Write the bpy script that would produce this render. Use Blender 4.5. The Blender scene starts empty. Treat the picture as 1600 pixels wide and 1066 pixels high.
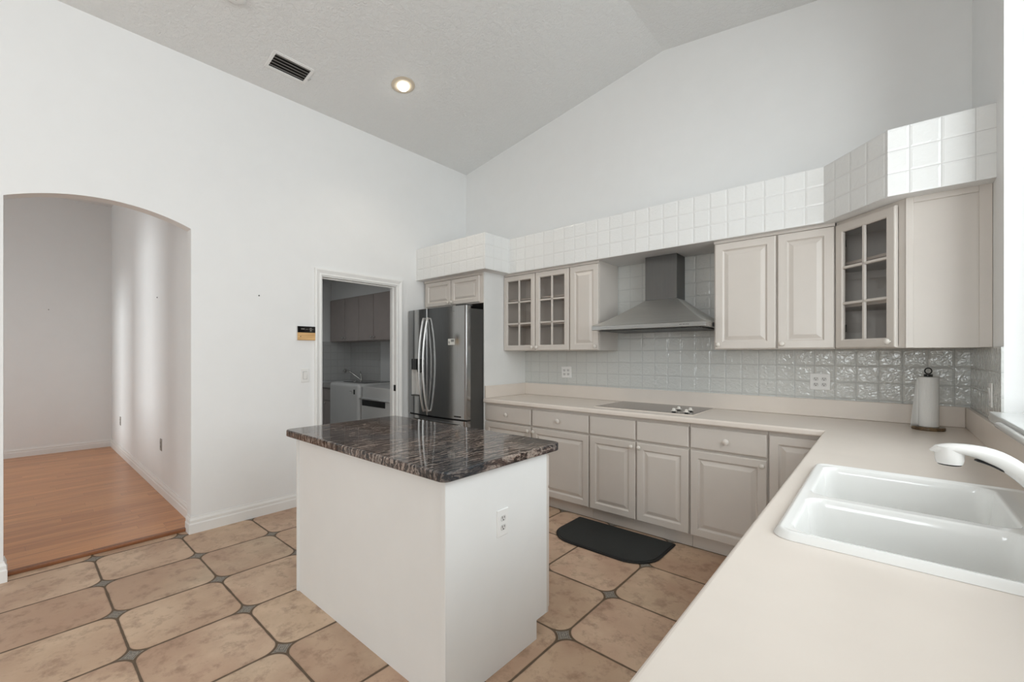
import bpy, bmesh, math, random
from mathutils import Vector, Matrix
random.seed(4)
S = bpy.context.scene
COL = S.collection
PI = math.pi
R = math.radians

# ------------------------------------------------------------------ camera
YAW = 40.848
cam_d = bpy.data.cameras.new('camera'); cam = bpy.data.objects.new('camera', cam_d); COL.objects.link(cam)
cam_d.sensor_width = 36; cam_d.lens = 673.4/1600*36; cam_d.shift_y = 20.5/1600
cam_d.clip_start = 0.02
cam.location = (0, 0, 1.35); cam.rotation_euler = (R(90), 0, R(YAW))
S.camera = cam

# ------------------------------------------------------------------ world, exposure
w = bpy.data.worlds.new('world'); S.world = w; w.use_nodes = True
w.node_tree.nodes['Background'].inputs[0].default_value = (0.85, 0.93, 1.0, 1)
w.node_tree.nodes['Background'].inputs[1].default_value = 0.5
S.view_settings.view_transform = 'Standard'; S.view_settings.look = 'None'
S.view_settings.gamma = 1; S.view_settings.use_curve_mapping = False
S.view_settings.exposure = 0.67
S.cycles.max_bounces = 10; S.cycles.diffuse_bounces = 7; S.cycles.glossy_bounces = 4
S.cycles.transparent_max_bounces = 12
S.cycles.caustics_reflective = False; S.cycles.caustics_refractive = False
S.cycles.sample_clamp_indirect = 6

def area(name, loc, direction, sx, sy, power, col=(1, 1, 1)):
    l = bpy.data.lights.new(name, 'AREA'); l.shape = 'RECTANGLE'; l.size = sx; l.size_y = sy
    l.energy = power; l.color = col
    o = bpy.data.objects.new(name, l); COL.objects.link(o); o.location = loc
    o.rotation_euler = Vector(direction).to_track_quat('-Z', 'Y').to_euler()
    return o
SKYC = (.95, .985, 1)
# daylight through the window openings, plus fill lights added for dining room and laundry
area('daylight_sink_window', (1.35, 1.75, 2.3), (-1, 0, -.05), 2.9, 2.5, 62, SKYC)
area('daylight_outside_sink_window', (1.78, .02, 2.4), (-1.35, 2.6, -.45), 1.0, 1.7, 9, SKYC)
area('daylight_rear_window', (-0.35, -4.56, 1.84), (0, 1, 0), 1.6, 1.4, 46, SKYC)
area('daylight_nook_window', (2.95, -1.8, 1.7), (-1, .15, 0), 2.6, 2.2, 72, SKYC)
area('daylight_dining_window', (-7.62, -7.0, .95), (0, 1, 0), 0.95, .9, 190, SKYC)
area('dining_fill_light', (-6.62, -2.63, 1.35), (0, 1, 0), 0.6, 1.4, 27, SKYC)  # added fill brightening the dining room through an unseen, invented opening
area('laundry_fill_light', (-5.3, 2.0, 2.47), (0, 0, -1), 0.6, 0.6, 2.6, SKYC)  # added fill brightening the dim laundry; no lamp is known there

# ------------------------------------------------------------------ node helpers / materials
def lin(c):
    def f(v):
        v /= 255
        return v/12.92 if v <= .04045 else ((v+.055)/1.055)**2.4
    return (f(c[0]), f(c[1]), f(c[2]), 1)
class NT:
    def __init__(s, name):
        s.m = bpy.data.materials.new(name); s.m.use_nodes = True
        s.t = s.m.node_tree; s.b = s.t.nodes['Principled BSDF']; s.g = None
    def n(s, typ, **kw):
        nd = s.t.nodes.new(typ)
        for k, v in kw.items(): setattr(nd, k, v)
        return nd
    def put(s, sock, v):
        if isinstance(v, bpy.types.NodeSocket): s.t.links.new(v, sock)
        elif v is not None: sock.default_value = v
    def math(s, op, a, b=None, c=None, clamp=False):
        nd = s.n('ShaderNodeMath', operation=op, use_clamp=clamp)
        s.put(nd.inputs[0], a)
        if b is not None: s.put(nd.inputs[1], b)
        if c is not None: s.put(nd.inputs[2], c)
        return nd.outputs[0]
    def pos(s):
        if not s.g: s.g = s.n('ShaderNodeNewGeometry').outputs['Position']
        return s.g
    def xyz(s, v=None):
        nd = s.n('ShaderNodeSeparateXYZ'); s.put(nd.inputs[0], v or s.pos()); return nd.outputs
    def comb(s, x, y, z=0.0):
        nd = s.n('ShaderNodeCombineXYZ'); s.put(nd.inputs[0], x); s.put(nd.inputs[1], y); s.put(nd.inputs[2], z); return nd.outputs[0]
    def dot(s, vec):
        nd = s.n('ShaderNodeVectorMath', operation='DOT_PRODUCT'); s.put(nd.inputs[0], s.pos()); nd.inputs[1].default_value = vec; return nd.outputs['Value']
    def noise(s, vec, scale, detail=3, rough=.55, dist=0, out=0):
        nd = s.n('ShaderNodeTexNoise'); s.put(nd.inputs['Vector'], vec); nd.inputs['Scale'].default_value = scale
        nd.inputs['Detail'].default_value = detail; nd.inputs['Roughness'].default_value = rough; nd.inputs['Distortion'].default_value = dist
        return nd.outputs[out]
    def white(s, vec):
        nd = s.n('ShaderNodeTexWhiteNoise', noise_dimensions='3D'); s.put(nd.inputs['Vector'], vec); return nd.outputs['Value']
    def ramp(s, fac, stops):
        nd = s.n('ShaderNodeValToRGB'); s.put(nd.inputs[0], fac); e = nd.color_ramp.elements
        while len(e) > 1: e.remove(e[-1])
        e[0].position = stops[0][0]; e[0].color = stops[0][1]
        for p, c in stops[1:]:
            q = e.new(p); q.color = c
        return nd.outputs[0]
    def mix(s, f, a, b, mode='MIX'):
        nd = s.n('ShaderNodeMix', data_type='RGBA', blend_type=mode)
        s.put(nd.inputs[0], f); s.put(nd.inputs[6], a); s.put(nd.inputs[7], b); return nd.outputs[2]
    def bump(s, h, strength, dist=.01):
        nd = s.n('ShaderNodeBump'); nd.inputs['Strength'].default_value = strength; nd.inputs['Distance'].default_value = dist
        s.put(nd.inputs['Height'], h); s.t.links.new(nd.outputs[0], s.b.inputs['Normal'])
    def set(s, color=None, rough=None, metal=None, spec=None, **kw):
        if color is not None: s.put(s.b.inputs['Base Color'], color)
        if rough is not None: s.put(s.b.inputs['Roughness'], rough)
        if metal is not None: s.put(s.b.inputs['Metallic'], metal)
        if spec is not None: s.put(s.b.inputs['Specular IOR Level'], spec)
        for k, v in kw.items(): s.put(s.b.inputs[k], v)
        return s.m

def plain(name, c, rough=.5, metal=0, bump=0, bs=60, var=.03, spec=.5):
    t = NT(name); base = c if len(c) == 4 else lin(c)
    nz = t.noise(t.pos(), 7, 3)
    d = tuple(v*(1-var) for v in base[:3])+(1,); u = tuple(min(1, v*(1+var)) for v in base[:3])+(1,)
    col = t.ramp(nz, [(.3, d), (.7, u)])
    t.set(col, rough, metal, spec)
    if bump: t.bump(t.noise(t.pos(), bs, 3), bump, .004)
    return t.m

M = {}
M['wall'] = plain('wall_paint', (.795, .80, .797, 1), .62, 0, .10, 55, .008, .35)
M['wall_shade'] = M['wall']
def ceil_mat():
    t = NT('knockdown_ceiling')
    h = t.noise(t.pos(), 34, 4, .6, .8)
    h2 = t.ramp(h, [(.42, (0, 0, 0, 1)), (.56, (1, 1, 1, 1))])
    t.set((.77, .775, .77, 1), .8, 0, .2); t.bump(h2, .45, .006); return t.m
M['ceiling'] = ceil_mat()
M['white'] = plain('white_trim_paint', (.80, .80, .785, 1), .35, 0, 0, 1, .01)
M['island_white'] = plain('island_white_paint', (.77, .775, .765, 1), .38, 0, .03, 30, .01)
M['plastic'] = plain('white_plastic', (.78, .775, .76, 1), .3, 0, 0, 1, .01)
M['socket'] = plain('socket_face', (.62, .615, .60, 1), .35, 0, 0, 1, .01)
M['hole'] = plain('dark_slot', (18, 17, 16), .6)
M['cab'] = plain('greige_cabinet_lacquer', (.61, .565, .52, 1), .34, 0, .02, 25, .012)
M['cab_in'] = plain('cabinet_interior', (.42, .37, .33, 1), .6)
M['counter'] = plain('solid_surface_counter', (.735, .668, .605, 1), .27, 0, 0, 1, .012)
M['knob'] = plain('cream_knob', (.70, .66, .61, 1), .18, 0, 0, 1, .01)
M['porcelain'] = plain('sink_porcelain', (.80, .80, .785, 1), .09, 0, 0, 1, .005)
M['faucet'] = plain('white_faucet', (.80, .79, .77, 1), .12, 0, 0, 1, .005)
M['black'] = plain('black_plastic', (22, 22, 22), .35)
M['black_gloss'] = plain('black_gloss', (9, 9, 10), .08)
M['case'] = plain('graphite_side_panel', (66, 65, 63), .5, 0, .05, 180)
M['chrome'] = plain('polished_handle_metal', (.62, .61, .59, 1), .22, 1, 0, 1, .01)
M['mat'] = plain('charcoal_rubber', (38, 41, 41), .75, 0, .35, 260, .1)
M['mat_edge'] = plain('charcoal_rubber_edge', (20, 20, 20), .6, 0, 0)
M['appliance'] = plain('appliance_enamel', (.62, .62, .61, 1), .3, 0, 0, 1, .01)
M['steel_dark'] = plain('dark_mesh_filter', (70, 70, 68), .4, .8)
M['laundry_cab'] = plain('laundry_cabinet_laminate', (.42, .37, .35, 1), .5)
M['paper'] = plain('paper_towel', (.80, .80, .785, 1), .9, 0, .3, 220, .01)
M['trim_beige'] = plain('beige_lamp_trim', (.60, .52, .41, 1), .4)
M['oak'] = None
def emis(name, col, st):
    t = NT(name); t.set((1, 1, 1, 1), .4); t.b.inputs['Emission Color'].default_value = col; t.b.inputs['Emission Strength'].default_value = st; return t.m
M['bulb'] = emis('lit_bulb', (1, .95, .85, 1), 6)
M['sky'] = M['white']

def steel(name, c, rough, vertical=True, sc=1.0):
    t = NT(name); x = t.xyz()
    v = t.comb(t.math('MULTIPLY', x[0], 260*sc if vertical else 5), t.math('MULTIPLY', x[1], 260*sc if vertical else 5), t.math('MULTIPLY', x[2], 4 if vertical else 320*sc))
    nz = t.noise(v, 1, 2)
    col = t.ramp(nz, [(.3, tuple(q*.93 for q in c)+(1,)), (.7, tuple(q*1.05 for q in c)+(1,))])
    rr = t.ramp(nz, [(.3, (rough*.85,)*3+(1,)), (.7, (rough*1.15,)*3+(1,))])
    t.set(col, rr, 1.0); return t.m
M['fridge'] = steel('dark_stainless_door', (.35, .35, .345), .12)
M['handle'] = steel('brushed_handle', (.58, .575, .565), .36)
M['hood'] = steel('stainless_hood', (.68, .68, .66), .46, False)
M['hood_band'] = steel('stainless_hood_band', (.36, .36, .35), .3, False)
M['hood_duct'] = steel('stainless_duct', (.14, .138, .134), .36, True)

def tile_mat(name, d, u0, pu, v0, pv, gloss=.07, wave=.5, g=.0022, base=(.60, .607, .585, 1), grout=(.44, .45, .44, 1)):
    t = NT(name)
    u = t.math('DIVIDE', t.math('SUBTRACT', t.dot(d), u0), pu)
    v = t.math('DIVIDE', t.math('SUBTRACT', t.xyz()[2], v0), pv)
    def edge(q, p):
        f = t.math('FRACT', q); e = t.math('MINIMUM', f, t.math('SUBTRACT', 1.0, f)); return t.math('MULTIPLY', e, p)
    e = t.math('MINIMUM', edge(u, pu), edge(v, pv))
    mask = t.math('MULTIPLY', t.math('SUBTRACT', e, g*.5), 1/(g*.6), clamp=True)
    cell = t.comb(t.math('FLOOR', u), t.math('FLOOR', v), 3.0)
    rnd = t.white(cell)
    tint = t.mix(rnd, tuple(q*.975 for q in base[:3])+(1,), base)
    col = t.mix(mask, grout, tint)
    t.set(col, t.math('ADD', t.math('MULTIPLY', t.math('SUBTRACT', 1.0, mask), .5), gloss))
    pil = t.math('MULTIPLY', t.math('MULTIPLY', e, 90.0, clamp=True), .8)
    off = t.n('ShaderNodeVectorMath', operation='ADD'); t.put(off.inputs[0], t.pos()); 
    sc = t.n('ShaderNodeVectorMath', operation='SCALE'); t.put(sc.inputs[0], cell); sc.inputs['Scale'].default_value = 1.37
    t.t.links.new(sc.outputs[0], off.inputs[1])
    wv = t.noise(off.outputs[0], 40, 1.2, .5, .9)
    hh = t.math('ADD', t.math('MULTIPLY', pil, .35), t.math('MULTIPLY', wv, wave))
    t.bump(hh, .85, .009)
    return t.m
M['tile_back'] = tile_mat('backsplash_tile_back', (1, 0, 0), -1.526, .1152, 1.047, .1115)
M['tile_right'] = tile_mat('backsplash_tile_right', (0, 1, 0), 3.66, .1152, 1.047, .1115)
M['tile_soffit'] = tile_mat('soffit_tile_front', (1, 0, 0), -.838, .1145, 2.165, .115, .16, .25, .0018, (.79, .795, .785, 1), (.66, .66, .65, 1))
M['tile_soffit_side'] = tile_mat('soffit_tile_side', (0, 1, 0), 2.93, .1145, 2.165, .115, .16, .25, .0016, (.79, .795, .785, 1), (.66, .66, .65, 1))
M['tile_soffit_end'] = tile_mat('soffit_tile_end', (1, 0, 0), .095, .1145, 2.165, .115, .16, .2, .0026, (.79, .795, .785, 1), (.60, .60, .59, 1))
q2 = math.sqrt(.5)
dv = Vector((.297, -.32, 0)).normalized()
u0d = Vector((-.285, 3.28, 0)).dot(dv)
M['tile_soffit_diag'] = tile_mat('soffit_tile_diagonal', (dv.x, dv.y, 0), u0d+.085, .1125, 2.165, .115, .16, .25, .0020, (.76, .765, .755, 1), (.6, .6, .59, 1))  # same tile with a darker base: the diagonal face's shade put into colour
M['tile_laundry'] = tile_mat('laundry_tile', (1, 1, 0), 0, .1145, 0.93, .1115, .2, .3, .003, (.6, .6, .59, 1), (.45, .45, .44, 1))

def floor_tile():
    t = NT('terracotta_floor_tile'); x = t.xyz(); P = .4625; Py = .461
    def cellc(v, o, p):
        q = t.math('DIVIDE', t.math('SUBTRACT', v, o), p)
        fl = t.math('FLOOR', q); f = t.math('SUBTRACT', t.math('SUBTRACT', q, fl), .5)
        return fl, t.math('MULTIPLY', t.math('ABSOLUTE', f), p)
    cx, ax = cellc(x[0], -1.167, P); cy, ay = cellc(x[1], .345, Py)
    # slightly irregular hand-made edges
    wob = t.math('MULTIPLY', t.math('SUBTRACT', t.noise(t.pos(), 9, 2), .5), .006)
    r = .074; h = P/2-.0058
    qx = t.math('SUBTRACT', ax, h-r); qy = t.math('SUBTRACT', ay, h-r)
    mx = t.math('MAXIMUM', qx, 0.0); my = t.math('MAXIMUM', qy, 0.0)
    L = t.math('SQRT', t.math('ADD', t.math('MULTIPLY', mx, mx), t.math('MULTIPLY', my, my)))
    ins = t.math('MINIMUM', t.math('MAXIMUM', qx, qy), 0.0)
    d = t.math('ADD', t.math('SUBTRACT', t.math('ADD', L, ins), r), wob)
    tile = t.math('SUBTRACT', 1.0, t.math('MULTIPLY', t.math('ADD', d, .0008), 600, clamp=True))
    insert = t.math('MULTIPLY', t.math('SUBTRACT', d, .0115), 900, clamp=True)
    cell = t.comb(cx, cy, 1.0)
    rnd = t.white(cell); rnd2 = t.white(t.comb(cx, cy, 7.0))
    a = t.ramp(rnd, [(0, lin((182, 161, 138))), (.35, lin((198, 170, 143))), (.7, lin((192, 162, 139))), (1, lin((202, 168, 145)))])
    off = t.n('ShaderNodeVectorMath', operation='ADD'); t.put(off.inputs[0], t.pos())
    sc = t.n('ShaderNodeVectorMath', operation='SCALE'); t.put(sc.inputs[0], cell); sc.inputs['Scale'].default_value = 3.71
    t.t.links.new(sc.outputs[0], off.inputs[1]); ov = off.outputs[0]
    n1 = t.noise(ov, 4.5, 6, .66, .3); n2 = t.noise(ov, 11, 7, .72, .1); n3 = t.noise(ov, 1.8, 3, .5)
    a = t.mix(t.ramp(n1, [(.36, (0, 0, 0, 1)), (.60, (.8, .8, .8, 1))]), a, lin((212, 186, 160)))
    a = t.mix(t.ramp(n3, [(.42, (0, 0, 0, 1)), (.62, (.75, .75, .75, 1))]), a, lin((174, 141, 118)))
    a = t.mix(t.ramp(n2, [(.50, (0, 0, 0, 1)), (.66, (.62, .62, .62, 1))]), a, lin((140, 112, 92)))
    edge = t.math('MULTIPLY', t.math('ADD', d, .006), 140, clamp=True)
    a = t.mix(t.math('MULTIPLY', edge, .35), a, lin((125, 95, 72)))
    g = t.mix(t.noise(t.pos(), 60, 3), lin((80, 64, 48)), lin((112, 94, 76)))
    # small dark metallic-looking insert with a rosette
    ic = t.math('SINE', t.math('MULTIPLY', d, 620.0))
    icol = t.mix(t.math('MULTIPLY', t.math('ADD', ic, 1.0), .5), lin((66, 64, 60)), lin((168, 160, 148)))
    icol = t.mix(t.ramp(t.noise(t.pos(), 150, 2), [(.4, (0, 0, 0, 1)), (.6, (1, 1, 1, 1))]), icol, lin((134, 128, 120)))
    col = t.mix(insert, t.mix(tile, g, a), icol)
    t.set(col, t.math('SUBTRACT', .62, t.math('MULTIPLY', tile, .17)), 0, .4)
    hh = t.math('ADD', t.math('MULTIPLY', tile, 1.0), t.math('ADD', t.math('MULTIPLY', insert, .7), t.math('MULTIPLY', n1, .5)))
    t.bump(hh, .35, .006); return t.m
M['floor'] = floor_tile()

def bamboo():
    t = NT('bamboo_plank_floor'); x = t.xyz(); W = .094; Lp = .95
    q = t.math('DIVIDE', x[0], W); row = t.math('FLOOR', q); fx = t.math('SUBTRACT', q, row)
    sh = t.white(t.comb(row, 2.0, 5.0))
    q2_ = t.math('ADD', t.math('DIVIDE', x[1], Lp), t.math('MULTIPLY', sh, 7.3)); c2 = t.math('FLOOR', q2_); fy = t.math('SUBTRACT', q2_, c2)
    ex = t.math('MULTIPLY', t.math('MINIMUM', fx, t.math('SUBTRACT', 1.0, fx)), W)
    ey = t.math('MULTIPLY', t.math('MINIMUM', fy, t.math('SUBTRACT', 1.0, fy)), Lp)
    e = t.math('MULTIPLY', t.math('MINIMUM', ex, ey), 900, clamp=True)
    rnd = t.white(t.comb(row, c2, 0.0))
    v = t.comb(t.math('MULTIPLY', x[0], 55), t.math('ADD', t.math('MULTIPLY', x[1], 2.2), t.math('MULTIPLY', rnd, 20)), 0.0)
    n = t.noise(v, 1, 4, .6)
    a = t.ramp(rnd, [(0, lin((196, 134, 86))), (.5, lin((210, 147, 96))), (1, lin((222, 160, 106)))])
    a = t.mix(t.ramp(n, [(.35, (0, 0, 0, 1)), (.7, (.6, .6, .6, 1))]), a, lin((150, 100, 72)))
    vor = t.n('ShaderNodeTexVoronoi'); t.put(vor.inputs['Vector'], t.comb(t.math('MULTIPLY', x[0], 9), t.math('MULTIPLY', x[1], 4), 0.0)); vor.inputs['Scale'].default_value = 1
    kn = t.ramp(vor.outputs[0], [(.02, (1, 1, 1, 1)), (.06, (0, 0, 0, 1))])
    a = t.mix(t.math('MULTIPLY', kn, .55), a, lin((105, 66, 44)))
    a = t.mix(e, lin((128, 84, 58)), a)
    t.set(a, .3); t.bump(e, .08, .002); return t.m
M['bamboo'] = bamboo()

def granite():
    t = NT('polished_dark_granite')
    mp = t.n('ShaderNodeMapping'); t.put(mp.inputs[0], t.pos()); mp.inputs['Rotation'].default_value = (0, 0, R(8)); mp.inputs['Scale'].default_value = (7.5, 1.9, 4.0)
    d = t.noise(mp.outputs[0], 2.6, 4, .6, 1.2, 1)
    dd = t.n('ShaderNodeVectorMath', operation='SCALE'); t.put(dd.inputs[0], d); dd.inputs['Scale'].default_value = .55
    ad = t.n('ShaderNodeVectorMath', operation='ADD'); t.put(ad.inputs[0], mp.outputs[0]); t.t.links.new(dd.outputs[0], ad.inputs[1]); vv = ad.outputs[0]
    wv = t.n('ShaderNodeTexWave', wave_type='BANDS', bands_direction='X'); t.put(wv.inputs['Vector'], vv); wv.inputs['Scale'].default_value = 1.5
    wv.inputs['Distortion'].default_value = 9; wv.inputs['Detail'].default_value = 5; wv.inputs['Detail Scale'].default_value = 2.2; wv.inputs['Detail Roughness'].default_value = .68
    n = t.noise(vv, 5, 6, .7, 1.4); n2 = t.noise(t.pos(), 3.2, 3, .5); n3 = t.noise(t.pos(), 120, 3, .7)
    a = t.ramp(wv.outputs[0], [(.0, lin((20, 19, 19))), (.3, lin((52, 46, 43))), (.55, lin((96, 80, 73))), (.78, lin((142, 122, 112))), (.93, lin((196, 182, 170)))])
    b = t.ramp(n, [(.3, lin((18, 18, 19))), (.48, lin((58, 52, 49))), (.58, lin((118, 98, 89))), (.70, lin((188, 172, 160)))])
    c = t.mix(.5, a, b)
    c = t.mix(t.ramp(n2, [(.45, (0, 0, 0, 1)), (.62, (.55, .55, .55, 1))]), c, lin((54, 62, 68)), 'MIX')
    c = t.mix(t.ramp(n3, [(.5, (0, 0, 0, 1)), (.7, (.6, .6, .6, 1))]), c, lin((26, 25, 25)))
    t.set(c, .045, 0, .32); return t.m
M['granite'] = granite()

def woodm(name, c1, c2, sc=(40, 3, 3), rough=.5):
    t = NT(name); mp = t.n('ShaderNodeMapping'); t.put(mp.inputs[0], t.pos()); mp.inputs['Scale'].default_value = sc
    n = t.noise(mp.outputs[0], 1.5, 4, .6, .5); t.set(t.ramp(n, [(.35, lin(c1)), (.65, lin(c2))]), rough); return t.m
M['oak'] = woodm('light_oak_cover', (200, 158, 104), (219, 180, 126), (3, 4, 60))
M['holder'] = woodm('walnut_base', (78, 62, 42), (120, 98, 70), (20, 4, 20), .3)

def glassm(name, tint=(1, 1, 1, 1), refl=.10, rough=.02):
    t = NT(name); n = t.t.nodes; tr = n.new('ShaderNodeBsdfTransparent'); tr.inputs[0].default_value = tint
    gl = n.new('ShaderNodeBsdfGlossy'); gl.inputs['Roughness'].default_value = rough
    lw = n.new('ShaderNodeLayerWeight'); lw.inputs[0].default_value = .5
    fq = t.math('ADD', t.math('MULTIPLY', t.math('POWER', lw.outputs['Facing'], 5.0), .9), .04)
    mx = n.new('ShaderNodeMixShader'); t.t.links.new(fq, mx.inputs[0]); t.t.links.new(tr.outputs[0], mx.inputs[1]); t.t.links.new(gl.outputs[0], mx.inputs[2])
    t.t.links.new(mx.outputs[0], n['Material Output'].inputs[0]); return t.m
M['glass'] = glassm('clear_cabinet_glass', (.97, .96, .95, 1))
M['winglass'] = glassm('window_glass', (.97, .98, .98, 1))
def ceran():
    t = NT('cooktop_ceramic_glass'); n = t.noise(t.pos(), 300, 2, .8)
    c = t.ramp(n, [(.35, lin((44, 41, 38))), (.65, lin((80, 75, 70)))])
    t.set(c, .14, 0, .55); return t.m
M['ceran'] = ceran()

# ------------------------------------------------------------------ mesh helpers
def link(o, parent=None):
    COL.objects.link(o)
    if parent is not None: o.parent = parent
    return o
def mk(name, verts, faces, mat, parent=None, loc=(0, 0, 0), rot=(0, 0, 0), smooth=False, bevel=0, seg=2, fix=True):
    me = bpy.data.meshes.new(name); me.from_pydata([tuple(v) for v in verts], [], faces)
    if fix:
        bm = bmesh.new(); bm.from_mesh(me); bmesh.ops.remove_doubles(bm, verts=bm.verts, dist=1e-6)
        bmesh.ops.recalc_face_normals(bm, faces=bm.faces); bm.to_mesh(me); bm.free()
    o = bpy.data.objects.new(name, me)
    mats = mat if isinstance(mat, (list, tuple)) else [mat]
    for m_ in mats: me.materials.append(m_)
    if smooth:
        for p in me.polygons: p.use_smooth = True
        me.set_sharp_from_angle(angle=R(48))
    link(o, parent); o.location = loc; o.rotation_euler = rot
    if bevel:
        b = o.modifiers.new('bevel', 'BEVEL'); b.width = bevel; b.segments = seg; b.limit_method = 'ANGLE'; b.angle_limit = R(40)
    return o
class MB:
    def __init__(s): s.v = []; s.f = []
    def add(s, v, f):
        k = len(s.v); s.v += [tuple(q) for q in v]; s.f += [tuple(i+k for i in q) for q in f]; return s
    def box(s, a, b):
        x0, y0, z0 = a; x1, y1, z1 = b
        return s.add([(x0, y0, z0), (x1, y0, z0), (x1, y1, z0), (x0, y1, z0), (x0, y0, z1), (x1, y0, z1), (x1, y1, z1), (x0, y1, z1)],
                     [(0, 3, 2, 1), (4, 5, 6, 7), (0, 1, 5, 4), (1, 2, 6, 5), (2, 3, 7, 6), (3, 0, 4, 7)])
    def prism(s, poly, z0, z1):      # poly in XY
        n = len(poly)
        return s.add([(x, y, z0) for x, y in poly]+[(x, y, z1) for x, y in poly],
                     [tuple(range(n))[::-1], tuple(range(n, 2*n))]+[(i, (i+1) % n, (i+1) % n+n, i+n) for i in range(n)])
    def lathe(s, prof, axis='z', c=(0, 0, 0), n=24):
        v = []; f = []
        for r, h in prof:
            for i in range(n):
                a = 2*PI*i/n; p = (r*math.cos(a), r*math.sin(a), h)
                if axis == 'y': p = (p[0], p[2], p[1])
                if axis == 'x': p = (p[2], p[0], p[1])
                v.append((p[0]+c[0], p[1]+c[1], p[2]+c[2]))
        for j in range(len(prof)-1):
            for i in range(n):
                f.append((j*n+i, j*n+(i+1) % n, (j+1)*n+(i+1) % n, (j+1)*n+i))
        f.append(tuple(range(n))[::-1]); f.append(tuple(range((len(prof)-1)*n, len(prof)*n)))
        return s.add(v, f)
    def sweep(s, pts, sizes, n=14, up=(0, 0, 1), cap=True, power=2.0):
        P = [Vector(p) for p in pts]; v = []; f = []
        for i, p in enumerate(P):
            t = (P[min(i+1, len(P)-1)]-P[max(i-1, 0)]).normalized()
            side = t.cross(Vector(up))
            if side.length < 1e-4: side = t.cross(Vector((1, 0, 0)))
            side.normalize(); u = side.cross(t).normalized()
            sz = sizes[i] if isinstance(sizes, list) else sizes
            if not isinstance(sz, tuple): sz = (sz, sz)
            for k in range(n):
                a = 2*PI*k/n; ca, sa = math.cos(a), math.sin(a)
                q = p+side*(sz[0]*math.copysign(abs(ca)**(2/power), ca))+u*(sz[1]*math.copysign(abs(sa)**(2/power), sa))
                v.append(tuple(q))
        for j in range(len(P)-1):
            for k in range(n): f.append((j*n+k, j*n+(k+1) % n, (j+1)*n+(k+1) % n, (j+1)*n+k))
        if cap: f.append(tuple(range(n))[::-1]); f.append(tuple(range((len(P)-1)*n, len(P)*n)))
        return s.add(v, f)
    def build(s, name, mat, parent=None, **kw): return mk(name, s.v, s.f, mat, parent, **kw)
def tag(o, label, cat, group=None, kind=None):
    o['label'] = label; o['category'] = cat
    if group: o['group'] = group
    if kind: o['kind'] = kind
    return o
def thing(name, loc, label, cat, group=None, rz=0, rot=None):
    o = bpy.data.objects.new(name, None); o.empty_display_size = .05; link(o)
    o.location = loc; o.rotation_euler = rot if rot else (0, 0, rz)
    return tag(o, label, cat, group)
def struct(o, label=None):
    o['kind'] = 'structure'
    if label: o['label'] = label
    return o
def box(name, a, b, mat, parent=None, **kw): return MB().box(a, b).build(name, mat, parent, **kw)

# nested-rectangle panel: front looks towards -Y, lying between x0..x1, z0..z1, front plane at y=yf, thickness t
def panel_mesh(x0, x1, z0, z1, steps, t, yf=0):
    v = []; f = []
    loops = [(0, t)]+steps
    for ins, d in loops:
        v += [(x0+ins, yf+d, z0+ins), (x1-ins, yf+d, z0+ins), (x1-ins, yf+d, z1-ins), (x0+ins, yf+d, z1-ins)]
    for j in range(len(loops)-1):
        for i in range(4): f.append((j*4+i, j*4+(i+1) % 4, (j+1)*4+(i+1) % 4, (j+1)*4+i))
    n = len(loops)-1; f.append((n*4, n*4+1, n*4+2, n*4+3)); f.append((3, 2, 1, 0))
    return v, f
RAISED = [(0, .006), (.002, .002), (.006, 0), (.050, 0), (.0525, .005), (.060, .0105), (.064, .0105), (.088, .0015), (.092, .001)]
SMALLR = [(0, .006), (.002, .002), (.006, 0), (.042, 0), (.0445, .005), (.051, .0100), (.054, .0100), (.073, .0015), (.077, .001)]
SLAB = [(0, .006), (.003, .002), (.008, 0)]
def knob(parent, x, z, y=0, mat=None, s=1.0):
    return MB().lathe([(.0055*s, 0), (.0055*s, -.010*s), (.009*s, -.013*s), (.0155*s, -.018*s), (.0165*s, -.023*s), (.013*s, -.028*s), (.006*s, -.0305*s), (.001, -.031*s)], 'y', (x, y, z), 20).build('knob', mat or M['knob'], parent, smooth=True)
def door(parent, x0, x1, z0, z1, yf, kx=None, kz=None, style=None, t=.02, name='door', mat=None):
    v, f = panel_mesh(x0, x1, z0, z1, style or RAISED, t, yf)
    d = mk(name, v, f, mat or M['cab'], parent)
    if kx is not None: knob(d, kx, kz, yf+.001)
    return d
def drawer(parent, x0, x1, z0, z1, yf, kn=True, name='drawer'):
    v, f = panel_mesh(x0, x1, z0, z1, SLAB, .02, yf)
    d = mk(name, v, f, M['cab'], parent)
    if kn:
        MB().lathe([(.0055, 0), (.0055, -.010), (.010, -.013), (.019, -.018), (.020, -.022), (.014, -.027), (.001, -.030)], 'y', ((x0+x1)/2, yf+.001, (z0+z1)/2), 20).build('knob', M['knob'], d, smooth=True)
    return d
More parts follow.
